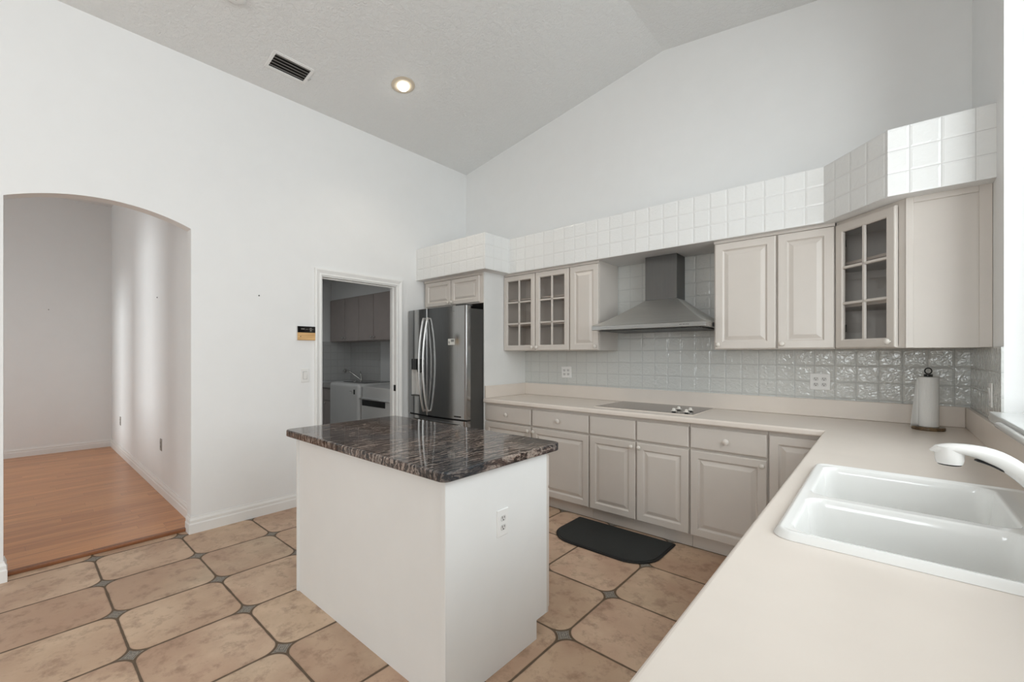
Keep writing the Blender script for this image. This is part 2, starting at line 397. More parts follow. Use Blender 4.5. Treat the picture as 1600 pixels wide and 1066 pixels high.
def glass_door(parent, x0, x1, z0, z1, yf, kx, kz, hinge=None, fr=.052):
    m = MB(); t = .02
    X = [x0, x0+fr, x1-fr, x1]; Z = [z0, z0+fr, z1-fr, z1]
    xi0, xi1, zi0, zi1 = x0+fr, x1-fr, z0+fr, z1-fr
    # frame ring with a bevelled outer and inner edge
    def ring(o, yy): return [(x0+o, yy, z0+o), (x1-o, yy, z0+o), (x1-o, yy, z1-o), (x0+o, yy, z1-o)]
    lp = [ring(0, yf+t), ring(0, yf+.006), ring(.002, yf+.002), ring(.006, yf), ring(fr-.007, yf), ring(fr, yf+.006), ring(fr, yf+t)]
    v = [p for l in lp for p in l]; f = []
    n = len(lp)
    for j in range(n):
        k = (j+1) % n
        for i in range(4): f.append((j*4+i, j*4+(i+1) % 4, k*4+(i+1) % 4, k*4+i))
    m.add(v, f)
    xm = (x0+x1)/2; mw = .010
    def bar(ax0, ax1, az0, az1, vert):
        a = .004
        if vert: pr = [(ax0, yf+.014), (ax0+a, yf+.003), (ax1-a, yf+.003), (ax1, yf+.014)]; vs = [(x, y, z) for z in (az0, az1) for x, y in pr]
        else: pr = [(az0, yf+.014), (az0+a, yf+.003), (az1-a, yf+.003), (az1, yf+.014)]; vs = [(x, y, z) for x in (ax0, ax1) for z, y in pr]
        m.add(vs, [(0, 1, 5, 4), (1, 2, 6, 5), (2, 3, 7, 6), (3, 0, 4, 7)])
    bar(xm-mw, xm+mw, zi0-.002, zi1+.002, True)
    for k in (1, 2):
        zc = zi0+(zi1-zi0)*k/3
        bar(xi0-.002, xi1+.002, zc-mw, zc+mw, False)
    d = m.build('door', M['cab'], parent, fix=True)
    box('glass', (xi0-.004, yf+.0145, zi0-.004), (xi1+.004, yf+.0175, zi1+.004), M['glass'], d)
    knob(d, kx, kz, yf+.001)
    if hinge:
        for zz in (z0+.12, z1-.12): box('hinge', (hinge-.006, yf+.018, zz-.022), (hinge+.006, yf+.03, zz+.022), M['black'], d)
    return d
def carcass_open(parent, w, d, z0, z1, shelves=2, yb=0.0):
    m = MB(); t = .016
    m.box((0, yb, z0), (t, yb+d, z1)); m.box((w-t, yb, z0), (w, yb+d, z1))
    m.box((t, yb, z0), (w-t, yb+d, z0+t)); m.box((t, yb, z1-t), (w-t, yb+d, z1)); m.box((t, yb+d-.008, z0+t), (w-t, yb+d, z1-t))
    o = m.build('carcass', M['cab'], parent, bevel=.001, seg=1)
    for k in range(shelves):
        zz = z0+(z1-z0)*(k+1)/(shelves+1)
        box('shelf', (t, yb+.03, zz-.008), (w-t, yb+d-.01, zz+.008), M['cab_in'], parent)
    return o

# wall made of strips: axis 'x' -> plane at x const running along y ; 'y' -> plane at y const running along x
def strip_wall(name, axis, c0, c1, s0, s1, top, openings, mat, zb=0.0, label=None):
    br = {s0, s1}
    for o in openings:
        br |= {o[0], o[1]}
        if callable(o[3]):
            for k in range(1, 24): br.add(o[0]+(o[1]-o[0])*k/24)
    for b_ in getattr(top, 'breaks', []): br.add(b_)
    br = sorted(b for b in br if s0-1e-9 <= b <= s1+1e-9)
    tf = top if callable(top) else (lambda s: top)
    def P(c, s, z): return (c, s, z) if axis == 'x' else (s, c, z)
    v = []; f = []
    def quad(a, b, c, d):
        k = len(v); v.extend([a, b, c, d]); f.append((k, k+1, k+2, k+3))
    def inside(m_):
        for o in openings:
            if o[0] < m_ < o[1]: return o
    prev = None
    for i in range(len(br)-1):
        a, b = br[i], br[i+1]; o = inside((a+b)/2)
        segs = []
        if o is None: segs = [((zb, tf(a)), (zb, tf(b)))]
        else:
            zl = o[2]; zu = o[3] if callable(o[3]) else (lambda s, q=o[3]: q)
            if zl > zb: segs.append(((zb, zl), (zb, zl))); quad(P(c0, a, zl), P(c0, b, zl), P(c1, b, zl), P(c1, a, zl))
            segs.append(((zu(a), tf(a)), (zu(b), tf(b))))
            quad(P(c0, a, zu(a)), P(c0, b, zu(b)), P(c1, b, zu(b)), P(c1, a, zu(a)))
            for e in (a, b):
                if abs(e-o[0]) < 1e-6 or abs(e-o[1]) < 1e-6:
                    quad(P(c0, e, zl), P(c0, e, zu(e)), P(c1, e, zu(e)), P(c1, e, zl))
        for (za0, za1), (zb0, zb1) in segs:
            for c in (c0, c1): quad(P(c, a, za0), P(c, b, zb0), P(c, b, zb1), P(c, a, za1))
        quad(P(c0, a, tf(a)), P(c0, b, tf(b)), P(c1, b, tf(b)), P(c1, a, tf(a)))
    for e in (s0, s1): quad(P(c0, e, zb), P(c0, e, tf(e)), P(c1, e, tf(e)), P(c1, e, zb))
    o = mk(name, v, f, mat, fix=True)
    return struct(o, label)

XL = -3.945; YB = 3.68; XR = .39; ZS0 = 2.165; ZS1 = 2.51
def ceilz(x): return 3.986+.1625*(x+1.452) if x < -1.452 else 3.986-.14*(x+1.452)

# ------------------------------------------------------------------ structure
struct(box('floor', (XL, -4.5, -.1), (3.0, 3.69, 0), M['floor']))
box_ = MB().box((XL-.11, -.04, -.1), (XL, .873, 0)); struct(box_.build('floor', M['floor']))
struct(box('floor', (-8.55, -2.5, -.1), (XL-.112, 1.02, .012), M['bamboo']))
struct(box('floor', (-6.65, 1.05, -.1), (XL-.0, 3.7, -.002), plain('laundry_floor_vinyl', (120, 112, 104), .5)))
struct(box('trim_1', (XL-.118, -.039, .0), (XL-.078, .872, .026), woodm('threshold_wood', (120, 74, 44), (146, 94, 60), (30, 3, 30), .35), bevel=.006), 'dark wood threshold strip where the wood floor meets the tile')

def arch(s):
    c = .4165; r = 1.118; return 2.389-r+math.sqrt(max(0, r*r-(s-c)**2))
strip_wall('wall_left', 'x', XL, XL-.11, -4.5, 3.69, 3.60, [(-.04, .873, -.001, arch), (1.862, 2.68, -.001, 2.08)], M['wall'], -.001, 'white wall with an arched opening and a doorway')
def gable(s): return ceilz(s)+.02
gable.breaks = [-1.452]
strip_wall('wall_back', 'y', 3.69, 3.80, XL-.11, XR+.16, gable, [], M['wall'], 0, 'white gable wall behind the cooktop counter')
strip_wall('wall_right', 'x', XR, XR+.16, -.35, 3.69, 3.75, [(.44, 2.80, 1.10, 3.28)], M['wall'], 0, 'wall with the tall sink window')
strip_wall('wall_nook', 'y', -.35, -.45, XR, 3.1, 3.75, [], M['wall'])
strip_wall('wall_east', 'x', 3.0, 3.11, -4.6, -.35, 3.6, [(-3.7, -.5, .6, 2.8)], M['wall'])
strip_wall('wall_rear', 'y', -4.5, -4.61, XL-.11, 3.11, gable, [(-1.2, .5, 1.08, 2.6)], M['wall'])
# ceiling: two slopes meeting in a ridge
m = MB()
for xa, xb in ((XL-.11, -1.452), (-1.452, 3.1)):
    za, zb = ceilz(xa), ceilz(xb)
    m.add([(xa, -4.6, za), (xb, -4.6, zb), (xb, 3.80, zb), (xa, 3.80, za), (xa, -4.6, za+.12), (xb, -4.6, zb+.12), (xb, 3.80, zb+.12), (xa, 3.80, za+.12)],
          [(0, 3, 2, 1), (4, 5, 6, 7), (0, 1, 5, 4), (1, 2, 6, 5), (2, 3, 7, 6), (3, 0, 4, 7)])
struct(m.build('ceiling', M['ceiling'], fix=False))

# dining room beyond the arch
strip_wall('wall_dining', 'y', .93, 1.04, -8.61, XL-.11, 3.6, [], M['wall'])
strip_wall('wall_dining', 'x', -8.5, -8.61, -2.5, .93, 3.6, [], M['wall'])
strip_wall('wall_dining', 'y', -2.5, -2.61, -8.61, XL-.11, 3.6, [(-7.90, -7.30, .4, 1.7), (-6.97, -6.27, .65, 2.05)], M['wall'])
struct(box('ceiling', (-8.61, -2.61, 3.48), (XL-.11, 1.04, 3.58), M['ceiling']))
# laundry room behind the doorway
YLW = 3.6; XLW = -6.59
strip_wall('wall_laundry', 'y', YLW, YLW+.1, XLW-.1, XL-.11, 2.6, [], M['wall'])
strip_wall('wall_laundry', 'x', XLW, XLW-.1, 1.04, YLW, 2.6, [], M['wall'])
strip_wall('wall_laundry', 'y', 1.14, 1.04, XLW, XL-.11, 2.6, [], M['wall'])
struct(box('ceiling', (XLW-.1, 1.04, 2.5), (XL-.11, 3.7, 2.6), M['ceiling']))
struct(MB().box((-6.58, YLW-.335, 2.19), (XL-.112, YLW, 2.5)).build('wall_laundry_soffit', M['wall']))
struct(box('wall_laundry_tile', (XLW+.001, 2.0, .93), (XLW+.009, YLW-.001, 1.545), M['tile_laundry']))
struct(box('wall_laundry_tile', (XLW+.009, YLW-.009, .93), (-5.72, YLW-.001, 1.545), M['tile_laundry']))

# white return wall beside the refrigerator
struct(box('wall_alcove', (-3.0, 3.04, 0), (-2.99, 3.69, ZS0), M['island_white']), 'white panel beside the refrigerator')
# tiles on back and right wall
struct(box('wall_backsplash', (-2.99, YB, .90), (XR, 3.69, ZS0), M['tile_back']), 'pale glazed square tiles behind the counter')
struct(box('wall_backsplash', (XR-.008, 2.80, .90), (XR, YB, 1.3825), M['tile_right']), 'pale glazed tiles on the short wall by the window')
# tiled soffit
def vface(pts2, z0, z1, name, mat, label=None):
    pass
def soffit_piece(name, poly, mats_by_edge, label):
    n = len(poly)
    v = [(x, y, ZS0) for x, y in poly]+[(x, y, ZS1) for x, y in poly]
    mats = [M['wall']]; f = [tuple(range(n))[::-1], tuple(range(n, 2*n))]; idx = [0, 0]
    for i in range(n):
        mt = mats_by_edge.get(i)
        if mt and mt not in mats: mats.append(mt)
        f.append((i, (i+1) % n, (i+1) % n+n, i+n)); idx.append(mats.index(mt) if mt else 0)
    o = mk(name, v, f, mats, fix=False)
    for p, i in zip(o.data.polygons, idx): p.material_index = i
    return struct(o, label)
soffit_piece('wall_soffit', [(XL, 2.93), (-2.87, 2.93), (-2.87, 3.28), (-.285, 3.28), (.012, 2.96), (XR, 2.96), (XR, 3.69), (XL, 3.69)],
             {0: M['tile_soffit'], 1: M['tile_soffit_side'], 2: M['tile_soffit'], 3: M['tile_soffit_diag'], 4: M['tile_soffit_end']}, 'white tiled soffit above the wall cabinets')

# baseboards
def baseboard(name, pts, h=.105, t=.015, z=0.0):
    prof = [(0, 0), (t, 0), (t, h*.55), (t*.75, h*.62), (t*.8, h*.78), (t*.35, h*.92), (t*.3, h), (0, h)]
    P = [Vector((p[0], p[1])) for p in pts]; n = len(P); rings = []
    for i, p in enumerate(P):
        d1 = (P[i]-P[i-1]).normalized() if i > 0 else None
        d2 = (P[i+1]-P[i]).normalized() if i < n-1 else None
        n1 = Vector((d1.y, -d1.x)) if d1 else None; n2 = Vector((d2.y, -d2.x)) if d2 else None
        if n1 and n2:
            b = (n1+n2).normalized(); k = 1/max(.3, b.dot(n1)); nn = b*k
        else: nn = n1 or n2
        rings.append([(p.x+nn.x*a, p.y+nn.y*a, z+b_) for a, b_ in prof])
    v = [q for r in rings for q in r]; m_ = len(prof); f = []
    for i in range(n-1):
        for k in range(m_): f.append((i*m_+k, (i+1)*m_+k, (i+1)*m_+(k+1) % m_, i*m_+(k+1) % m_))
    f.append(tuple(range(m_))); f.append(tuple(range((n-1)*m_, n*m_))[::-1])
    return struct(mk(name, v, f, M['white']))
# outward normal is to the right of travel
baseboard('baseboard_left', [(XL, 1.80), (XL, .873), (XL-.10, .873)][::-1], .125, .016)
baseboard('baseboard_left', [(XL-.10, -.04), (XL, -.04), (XL, -4.49)][::-1], .125, .016)
for o in list(COL.objects)[-2:]: pass
baseboard('baseboard_dining', [(XL-.12, .93), (-8.5, .93), (-8.5, -2.49)][::-1], .115, .014, .012)
baseboard('baseboard_rear', [(XL, -4.49), (XL+.01, -4.5), (-3.2, -4.5)][::-1], .115, .014)

# door casing (mitred, moulded) and jamb with strike plate
def casing():
    y0, y1, zt, wd = 1.862, 2.68, 2.08, .062
    prof = [(0, 0), (0, .010), (.006, .013), (.020, .011), (.036, .016), (.048, .020), (wd, .018), (wd, 0)]
    path = [(y0, 0, -1, 0), (y0, zt, -1, 1), (y1, zt, 1, 1), (y1, 0, 1, 0)]
    v = []; f = []; m_ = len(prof)
    for y, z, ny, nz in path:
        for a, d in prof: v.append((XL+d, y+ny*a, z+nz*a))
    for i in range(3):
        for k in range(m_): f.append((i*m_+k, (i+1)*m_+k, (i+1)*m_+(k+1) % m_, i*m_+(k+1) % m_))
    f.append(tuple(range(m_))); f.append(tuple(range(3*m_, 4*m_)))
    o = mk('door_1', v, f, M['white']); struct(o, 'white moulded casing of the laundry doorway')
    j = MB(); t = .010
    j.box((XL-.112, y0, 0), (XL+.002, y0+t, zt-t)); j.box((XL-.112, y1-t, 0), (XL+.002, y1, zt-t)); j.box((XL-.112, y0, zt-t), (XL+.002, y1, zt))
    j.box((XL-.075, y0+t, 0), (XL-.045, y0+t+.012, zt-t-.012)); j.box((XL-.075, y1-t-.012, 0), (XL-.045, y1-t, zt-t-.012)); j.box((XL-.075, y0+t, zt-t-.012), (XL-.045, y1-t, zt-t))
    j.build('jamb', M['white'], o)
    box('strike_plate', (XL-.040, y1-t-.003, .955), (XL-.005, y1-t, 1.02), M['black'], o)
casing()

# sink window : frame, glass, tiled sill
def window(name, axis, c, s0, s1, z0, z1, mull, label, t=.05):
    m_ = MB(); w_ = .05
    def B(a0, a1, q0, q1, d0=-t/2, d1=t/2):
        if axis == 'x': m_.box((c+d0, a0, q0), (c+d1, a1, q1))
        else: m_.box((a0, c+d0, q0), (a1, c+d1, q1))
    B(s0, s0+w_, z0, z1); B(s1-w_, s1, z0, z1); B(s0+w_, s1-w_, z0, z0+w_); B(s0+w_, s1-w_, z1-w_, z1)
    for q in mull: B(q-.02, q+.02, z0+w_, z1-w_)
    o = m_.build(name, M['white']); struct(o, label)
    a, b = (c-.003, s0+w_, z0+w_), (c+.003, s1-w_, z1-w_)
    if axis == 'y': a, b = (s0+w_, c-.003, z0+w_), (s1-w_, c+.003, z1-w_)
    box('window_pane', a, b, M['winglass'], o)
    return o
window('window_1', 'x', .535, .44, 2.80, 1.10, 3.28, (1.62,), 'tall white framed window over the sink')
window('window_2', 'y', -4.53, -1.2, .5, 1.08, 2.6, (), 'window behind the room')
window('window_3', 'x', 3.04, -3.7, -.5, .6, 2.8, (-2.1,), 'nook window')
window('window_4', 'y', -2.54, -7.90, -7.30, .4, 1.7, (), 'dining room window')
window('window_5', 'y', -2.54, -6.97, -6.27, .65, 2.05, (), 'unseen window added for the dining room fill light')  # opening added to let the dining fill light in
sl = MB(); sl.box((.338, .40, 1.062), (.505, 2.742, 1.104))
sill = sl.build('trim_2', plain('sill_tile', (.60, .61, .60, 1), .12), bevel=.004); struct(sill, 'glazed tile window sill above the counter')
MB().sweep([(.326, .40, 1.082), (.326, 2.42, 1.082), (.330, 2.50, 1.082)], [(.014, .012), (.014, .012), (.003, .003)], 12).build('sill_nosing', M['faucet'], sill, smooth=True)

# ------------------------------------------------------------------ base cabinets on the cooktop wall
YD = 3.045
def base_cab(x0, x1, fronts, label, group='base cabinets under the cooktop counter', end_left=False):
    c = thing('base_cabinet', (x0, YD, 0), label, 'cabinet', group); w_ = x1-x0
    box('carcass', (0.0005, .0205, .10), (w_-.0005, .632, .874), M['cab'], c)
    box('toe_kick', (0.0005, .072, 0), (w_-.0005, .60, .0995), M['cab'], c)
    for f_ in fronts:
        k = f_[0]
        if k == 'drawer': drawer(c, f_[1]-x0, f_[2]-x0, .705, .850, 0)
        if k == 'false': drawer(c, f_[1]-x0, f_[2]-x0, .705, .850, 0, False, 'false_drawer_front')
        if k == 'door': door(c, f_[1]-x0, f_[2]-x0, .107, f_[4] if len(f_) > 4 else .690, 0, (f_[3]-x0) if f_[3] is not None else None, .655)
    return c
base_cab(-2.99, -2.4055, [('drawer', -2.985, -2.412), ('door', -2.985, -2.412, -2.437)], 'greige base cabinet next to the refrigerator, one drawer over a door')
base_cab(-2.4045, -1.8115, [('drawer', -2.398, -1.817), ('door', -2.398, -1.817, -2.372)], 'greige base cabinet left of the cooktop, door knob at upper left')
base_cab(-1.8105, -1.0195, [('false', -1.805, -1.414), ('false', -1.403, -1.024), ('door', -1.805, -1.414, -1.440), ('door', -1.403, -1.024, -1.378)], 'wide greige base cabinet with two doors directly under the cooktop')
base_cab(-1.0185, -.5455, [('drawer', -1.013, -.551), ('door', -1.013, -.551, -.575)], 'greige base cabinet with drawer and door right of the cooktop')
base_cab(-.5445, .375, [('door', -.539, -.27, None, .850)], 'greige corner base cabinet with a full height door and no drawer')
# right-hand run (fronts face -X)
def side_cab(y0, y1, fronts, label, open_top=False):
    c = thing('base_cabinet', (-.225, y1, 0), label, 'cabinet', 'base cabinets under the sink counter', R(-90)); w_ = y1-y0
    if open_top:
        m_ = MB(); m_.box((0.0005, .0205, .10), (.018, .585, .874)); m_.box((w_-.018, .0205, .10), (w_-.0005, .585, .874)); m_.box((.018, .0205, .10), (w_-.018, .585, .118))
        m_.box((.018, .0205, .118), (w_-.018, .034, .70)); m_.build('carcass', M['cab'], c)
    else: box('carcass', (0.0005, .0205, .10), (w_-.0005, .585, .874), M['cab'], c)
    box('toe_kick', (0.0005, .072, 0), (w_-.0005, .57, .0995), M['cab'], c)
    n = fronts; g = .006
    for i in range(n):
        a = i*w_/n+g; b = (i+1)*w_/n-g
        drawer(c, a, b, .705, .850, 0, not open_top, 'drawer' if not open_top else 'false_drawer_front')
        door(c, a, b, .107, .690, 0, (b-.03) if i % 2 == 0 else (a+.03), .655)
side_cab(.33, 1.06, 1, 'greige base cabinet at the open end of the sink counter')
side_cab(1.061, 2.14, 2, 'greige two-door cabinet below the white sink', True)
side_cab(2.141, 3.04, 2, 'greige base cabinet between the sink and the inner corner')

# ------------------------------------------------------------------ countertop (L shape with a sink cut-out)
SX0, SX1, SY0, SY1 = -.185, .325, 1.205, 2.015
def lgrid(xs, ys, inc, z0, z1):
    idx = {}; v = []; f = []
    def V(x, y, z):
        k = (x, y, z)
        if k not in idx: idx[k] = len(v); v.append(k)
        return idx[k]
    nx, ny = len(xs)-1, len(ys)-1
    ok = lambda i, j: 0 <= i < nx and 0 <= j < ny and inc(i, j)
    for i in range(nx):
        for j in range(ny):
            if not ok(i, j): continue
            x0, x1, y0, y1 = xs[i], xs[i+1], ys[j], ys[j+1]
            f.append((V(x0, y0, z1), V(x1, y0, z1), V(x1, y1, z1), V(x0, y1, z1)))
            f.append((V(x0, y0, z0), V(x0, y1, z0), V(x1, y1, z0), V(x1, y0, z0)))
            if not ok(i-1, j): f.append((V(x0, y0, z0), V(x0, y0, z1), V(x0, y1, z1), V(x0, y1, z0)))
            if not ok(i+1, j): f.append((V(x1, y0, z0), V(x1, y1, z0), V(x1, y1, z1), V(x1, y0, z1)))
            if not ok(i, j-1): f.append((V(x0, y0, z0), V(x1, y0, z0), V(x1, y0, z1), V(x0, y0, z1)))
            if not ok(i, j+1): f.append((V(x0, y1, z0), V(x0, y1, z1), V(x1, y1, z1), V(x1, y1, z0)))
    return v, f
ct = thing('kitchen_countertop', (-.5, 3.3, .875), 'long beige solid countertop running round the corner from refrigerator to sink', 'countertop')
def toP(v): return [(x+.5, y-3.3, z-.875) for x, y, z in v]
xs = [-2.988, -.261, SX0, SX1, XR-.009]; ys = [.28, SY0, SY1, 3.017, YB-.0005]
v, f = lgrid(xs, ys, lambda i, j: (j == 3) or (i >= 1 and not (i == 2 and j == 1)), .8755, .915)
mk('worktop', toP(v), f, M['counter'], ct, bevel=.011, seg=4)
b = MB(); b.box((-2.988, YB-.021, .9155), (XR-.03, YB-.001, 1.037)); b.build('backsplash_ledge', M['counter'], ct, loc=(.5, -3.3, -.875), bevel=.003)
b = MB(); b.box((-2.988, 3.04, .9155), (-2.968, YB-.022, 1.037)); b.build('backsplash_ledge', M['counter'], ct, loc=(.5, -3.3, -.875), bevel=.003)
b = MB(); b.box((XR-.029, .28, .9155), (XR-.009, YB-.001, 1.037)); b.build('backsplash_ledge', M['counter'], ct, loc=(.5, -3.3, -.875), bevel=.003)

# ------------------------------------------------------------------ wall cabinets
def wall_cab(x0, x1, label, doors, glass=False, yf=3.32, depth=.34, z0=1.383, z1=2.1645, group='wall cabinets over the counter'):
    c = thing('wall_cabinet', (x0, yf, z0), label, 'cabinet', group); w_ = x1-x0; H_ = z1-z0
    dd = YB-.001-yf-.0205
    if glass: carcass_open(c, w_, dd, 0, H_, 2, .0205)
    else: box('carcass', (0, .0205, 0), (w_, .0205+dd, H_), M['cab'], c)
    box('top_trim', (0, .008, H_-.018), (w_, .0203, H_), M['cab'], c)
    for a, b_, kx in doors:
        if glass: glass_door(c, a-x0, b_-x0, .004, H_-.022, 0, kx-x0, .035)
        else: door(c, a-x0, b_-x0, .004, H_-.022, 0, kx-x0, .035)
    return c
wall_cab(-2.987, -2.1795, 'greige wall cabinet with two six-pane glass doors beside the refrigerator', [(-2.985, -2.580, -2.605), (-2.572, -2.186, -2.548)], True)
wall_cab(-2.1785, -1.878, 'narrow greige wall cabinet with one raised-panel door left of the range hood', [(-2.174, -1.882, -1.905)])
wall_cab(-.938, -.5435, 'greige wall cabinet with solid door immediately right of the range hood', [(-.930, -.549, -.905)])
wall_cab(-.5425, -.2325, 'greige wall cabinet with solid door next to the corner glass cabinet', [(-.538, -.2365, -.512)])
# diagonal corner cabinet
def corner_cab():
    a = Vector((-.226, 3.345)); b_ = Vector((.083, 3.052)); d = (b_-a); L = d.length; ang = math.atan2(d.y, d.x)
    c = thing('corner_wall_cabinet', (a.x, a.y, 1.383), 'greige diagonal corner wall cabinet with a six-pane glass door and plain end panel', 'cabinet', 'wall cabinets over the counter')
    H_ = 2.1645-1.383; t = .016
    # pentagon carcass in world axes relative to a
    def q(p): return (p[0]-a.x, p[1]-a.y)
    P = [(-.226, 3.345), (.083, 3.052), (XR-.001, 3.052), (XR-.001, YB-.001), (-.226, YB-.001)]
    m_ = MB()
    pl = [q(p) for p in P]
    m_.prism(pl, 0, t); m_.prism(pl, H_-t, H_)
    def wallp(p0, p1, th=t):
        e = Vector(p1)-Vector(p0); n = Vector((-e.y, e.x)).normalized()*th
        m_.prism([q(p0), q(p1), q((p1[0]+n.x, p1[1]+n.y)), q((p0[0]+n.x, p0[1]+n.y))], t, H_-t)
    wallp(P[1], P[2]); wallp(P[2], P[3]); wallp(P[3], P[4]); wallp(P[4], P[0])
    m_.build('carcass', M['cab'], c)
    for k in (1, 2):
        zz = H_*k/3
        pp = [(-.20, 3.36), (.09, 3.085), (XR-.03, 3.085), (XR-.03, YB-.02), (-.20, YB-.02)]
        MB().prism([q(p) for p in pp], zz-.008, zz+.008).build('shelf', M['cab_in'], c)
    # face frame + door rotated along the diagonal, via their own rotation
    fr = MB(); fr.box((0, -.001, 0), (.028, .017, H_)); fr.box((L-.035, -.001, 0), (L, .017, H_)); fr.box((.028, -.001, 0), (L-.035, .017, .01)); fr.box((.028, -.001, H_-.03), (L-.035, .017, H_))
    fr.build('face_frame', M['cab'], c, rot=(0, 0, ang))
    x0, x1 = .012, L-.038
    dr = glass_door(c, x0, x1, .004, H_-.022, -.0215, x1-.026, .035, x0+.045)
    dr.rotation_euler = (0, 0, ang)
    e = MB(); e.box((.083-a.x, 3.052-a.y-.006, 0), (.083-a.x+.03, 3.052-a.y-.0005, H_)); e.box((XR-.045-a.x, 3.052-a.y-.006, 0), (XR-.001-a.x, 3.052-a.y-.0005, H_)); e.box((.113-a.x, 3.052-a.y-.006, H_-.03), (XR-.045-a.x, 3.052-a.y-.0005, H_))
    e.build('end_stile', M['cab'], c, bevel=.002)
corner_cab()
# over-refrigerator cabinet
oc = thing('over_fridge_cabinet', (-3.925, 3.02, 1.86), 'low greige two-door cabinet above the dark refrigerator', 'cabinet')
box('carcass', (0.001, .0205, 0), (.924, .66, .3045), M['cab'], oc)
door(oc, .038, .452, .010, .276, 0, .425, .036, SMALLR)
door(oc, .462, .880, .010, .276, 0, .489, .036, SMALLR)
box('top_trim', (.001, .006, .280), (.924, .0203, .3045), M['cab'], oc)

# ------------------------------------------------------------------ range hood
hd = thing('range_hood', (-1.3925, 3.68, 1.547), 'stainless steel chimney range hood above the cooktop', 'range hood')
def L2(p): return (p[0]+1.3925, p[1]-3.68, p[2]-1.547)
m = MB(); hx0, hx1, hy = -1.845, -.9405, 3.145
tx0, tx1, ty = -1.530, -1.265, 3.49
n_ = 8
rings = [[(hx0, hy, 1.582), (hx1, hy, 1.582), (hx1, 3.678, 1.582), (hx0, 3.678, 1.582)]]
for k in range(1, n_+1):
    s_ = k/n_; zz = 1.582+(1.80-1.582)*s_; g_ = s_**.86
    rings.append([(hx0+(tx0-hx0)*g_, hy+(ty-hy)*g_, zz), (hx1+(tx1-hx1)*g_, hy+(ty-hy)*g_, zz), (hx1+(tx1-hx1)*g_, 3.678, zz), (hx0+(tx0-hx0)*g_, 3.678, zz)])
v = [L2(p) for r_ in rings for p in r_]; f = []
for j in range(n_):
    for i in range(4): f.append((j*4+i, j*4+(i+1) % 4, (j+1)*4+(i+1) % 4, (j+1)*4+i))
f += [(3, 2, 1, 0), tuple(range(n_*4, n_*4+4))]
mk('canopy', v, f, M['hood'], hd)
bb = MB(); bb.box(L2((hx0, hy, 1.547)), L2((hx1, 3.678, 1.5815))); bb.build('front_band', M['hood_band'], hd, bevel=.002)
box('duct', L2((tx0, ty, 1.80)), L2((tx1, 3.678, 2.1645)), M['hood_duct'], hd, bevel=.002)
bb = MB(); bb.box(L2((hx0+.06, hy+.03, 1.538)), L2((hx1-.04, 3.64, 1.5468))); bb.build('filter', M['steel_dark'], hd)
lg = MB()
for i, wdt in enumerate((.006, .004, .007, .005, .006, .005)): lg.box(L2((-1.12+i*.012, hy-.0008, 1.562)), L2((-1.12+i*.012+wdt, hy+.001, 1.567)))
lg.build('maker_mark', M['hole'], hd)
bb = MB(); bb.box(L2((hx1-.003, 3.30, 1.548)), L2((hx1+.002, 3.62, 1.580))); bb.build('side_black_strip', M['black'], hd)  # plain black strip along the right side of the hood

# ------------------------------------------------------------------ cooktop
ck = thing('cooktop', (-1.41, 3.38, .915), 'flat speckled grey glass electric cooktop with four cream knobs', 'cooktop')
box('glass_plate', (-.39, -.25, .001), (.385, .245, .008), M['ceran'], ck, bevel=.002)
fr = MB(); fr.box((-.397, -.257, .0005), (.392, -.2505, .007)); fr.box((-.397, .2455, .0005), (.392, .252, .007)); fr.box((-.397, -.2505, .0005), (-.3905, .2455, .007)); fr.box((.3855, -.2505, .0005), (.392, .2455, .007))
fr.build('edge_trim', M['counter'], ck)
for kx, ky in ((-1.180, 3.195), (-1.190, 3.325), (-1.085, 3.185), (-1.097, 3.305)):
    k = MB().lathe([(.013, .0085), (.013, .014)], 'z', (kx+1.41, ky-3.38, 0), 20).build('control_knob', M['black'], ck)
    MB().lathe([(.021, .0142), (.023, .0165), (.021, .0185), (.0125, .020), (.0115, .031), (.009, .035), (.001, .036)], 'z', (kx+1.41, ky-3.38, 0), 24).build('knob_cap', M['knob'], k, smooth=True)

# ------------------------------------------------------------------ island
isl = thing('kitchen_island', (-1.9, 1.39, 0), 'white freestanding kitchen island base under a granite top', 'kitchen island')
def I(p): return (p[0]+1.9, p[1]-1.39, p[2])
IX0, IX1, IY0, IY1 = -2.545, -1.246, 1.062, 1.70
side = [(IY0, 0), (IY0, .8775), (IY1, .8775), (IY1, .09), (1.62, .09), (1.62, 0)]
def sidepanel(x0, x1, name='side_panel'):
    n = len(side); v = [I((x0, y, z)) for y, z in side]+[I((x1, y, z)) for y, z in side]
    return mk(name, v, [tuple(range(n)), tuple(range(n, 2*n))[::-1]]+[(i, (i+1) % n, (i+1) % n+n, i+n) for i in range(n)], M['island_white'], isl, bevel=.001, seg=1)
sidepanel(IX1-.02, IX1); sidepanel(IX0, IX0+.02)
box('back_panel', I((IX0+.0205, IY0+.004, 0)), I((IX1-.0205, IY0+.02, .8775)), M['island_white'], isl)
box('corner_strip', I((IX1-.022, IY0-.004, 0)), I((IX1+.001, IY0, .8775)), M['island_white'], isl, bevel=.002)
box('corner_strip', I((IX0-.001, IY0-.004, 0)), I((IX0+.018, IY0, .8775)), M['island_white'], isl, bevel=.002)
box('carcass', I((IX0+.0205, IY0+.021, .09)), I((IX1-.0205, IY1-.001, .8775)), M['cab'], isl)
box('toe_kick', I((IX0+.0205, IY0+.021, 0)), I((IX1-.0205, 1.62, .0895)), M['cab'], isl)
box('face_frame', I((IX0, IY1, .09)), I((IX1, IY1+.012, .8775)), M['cab'], isl)
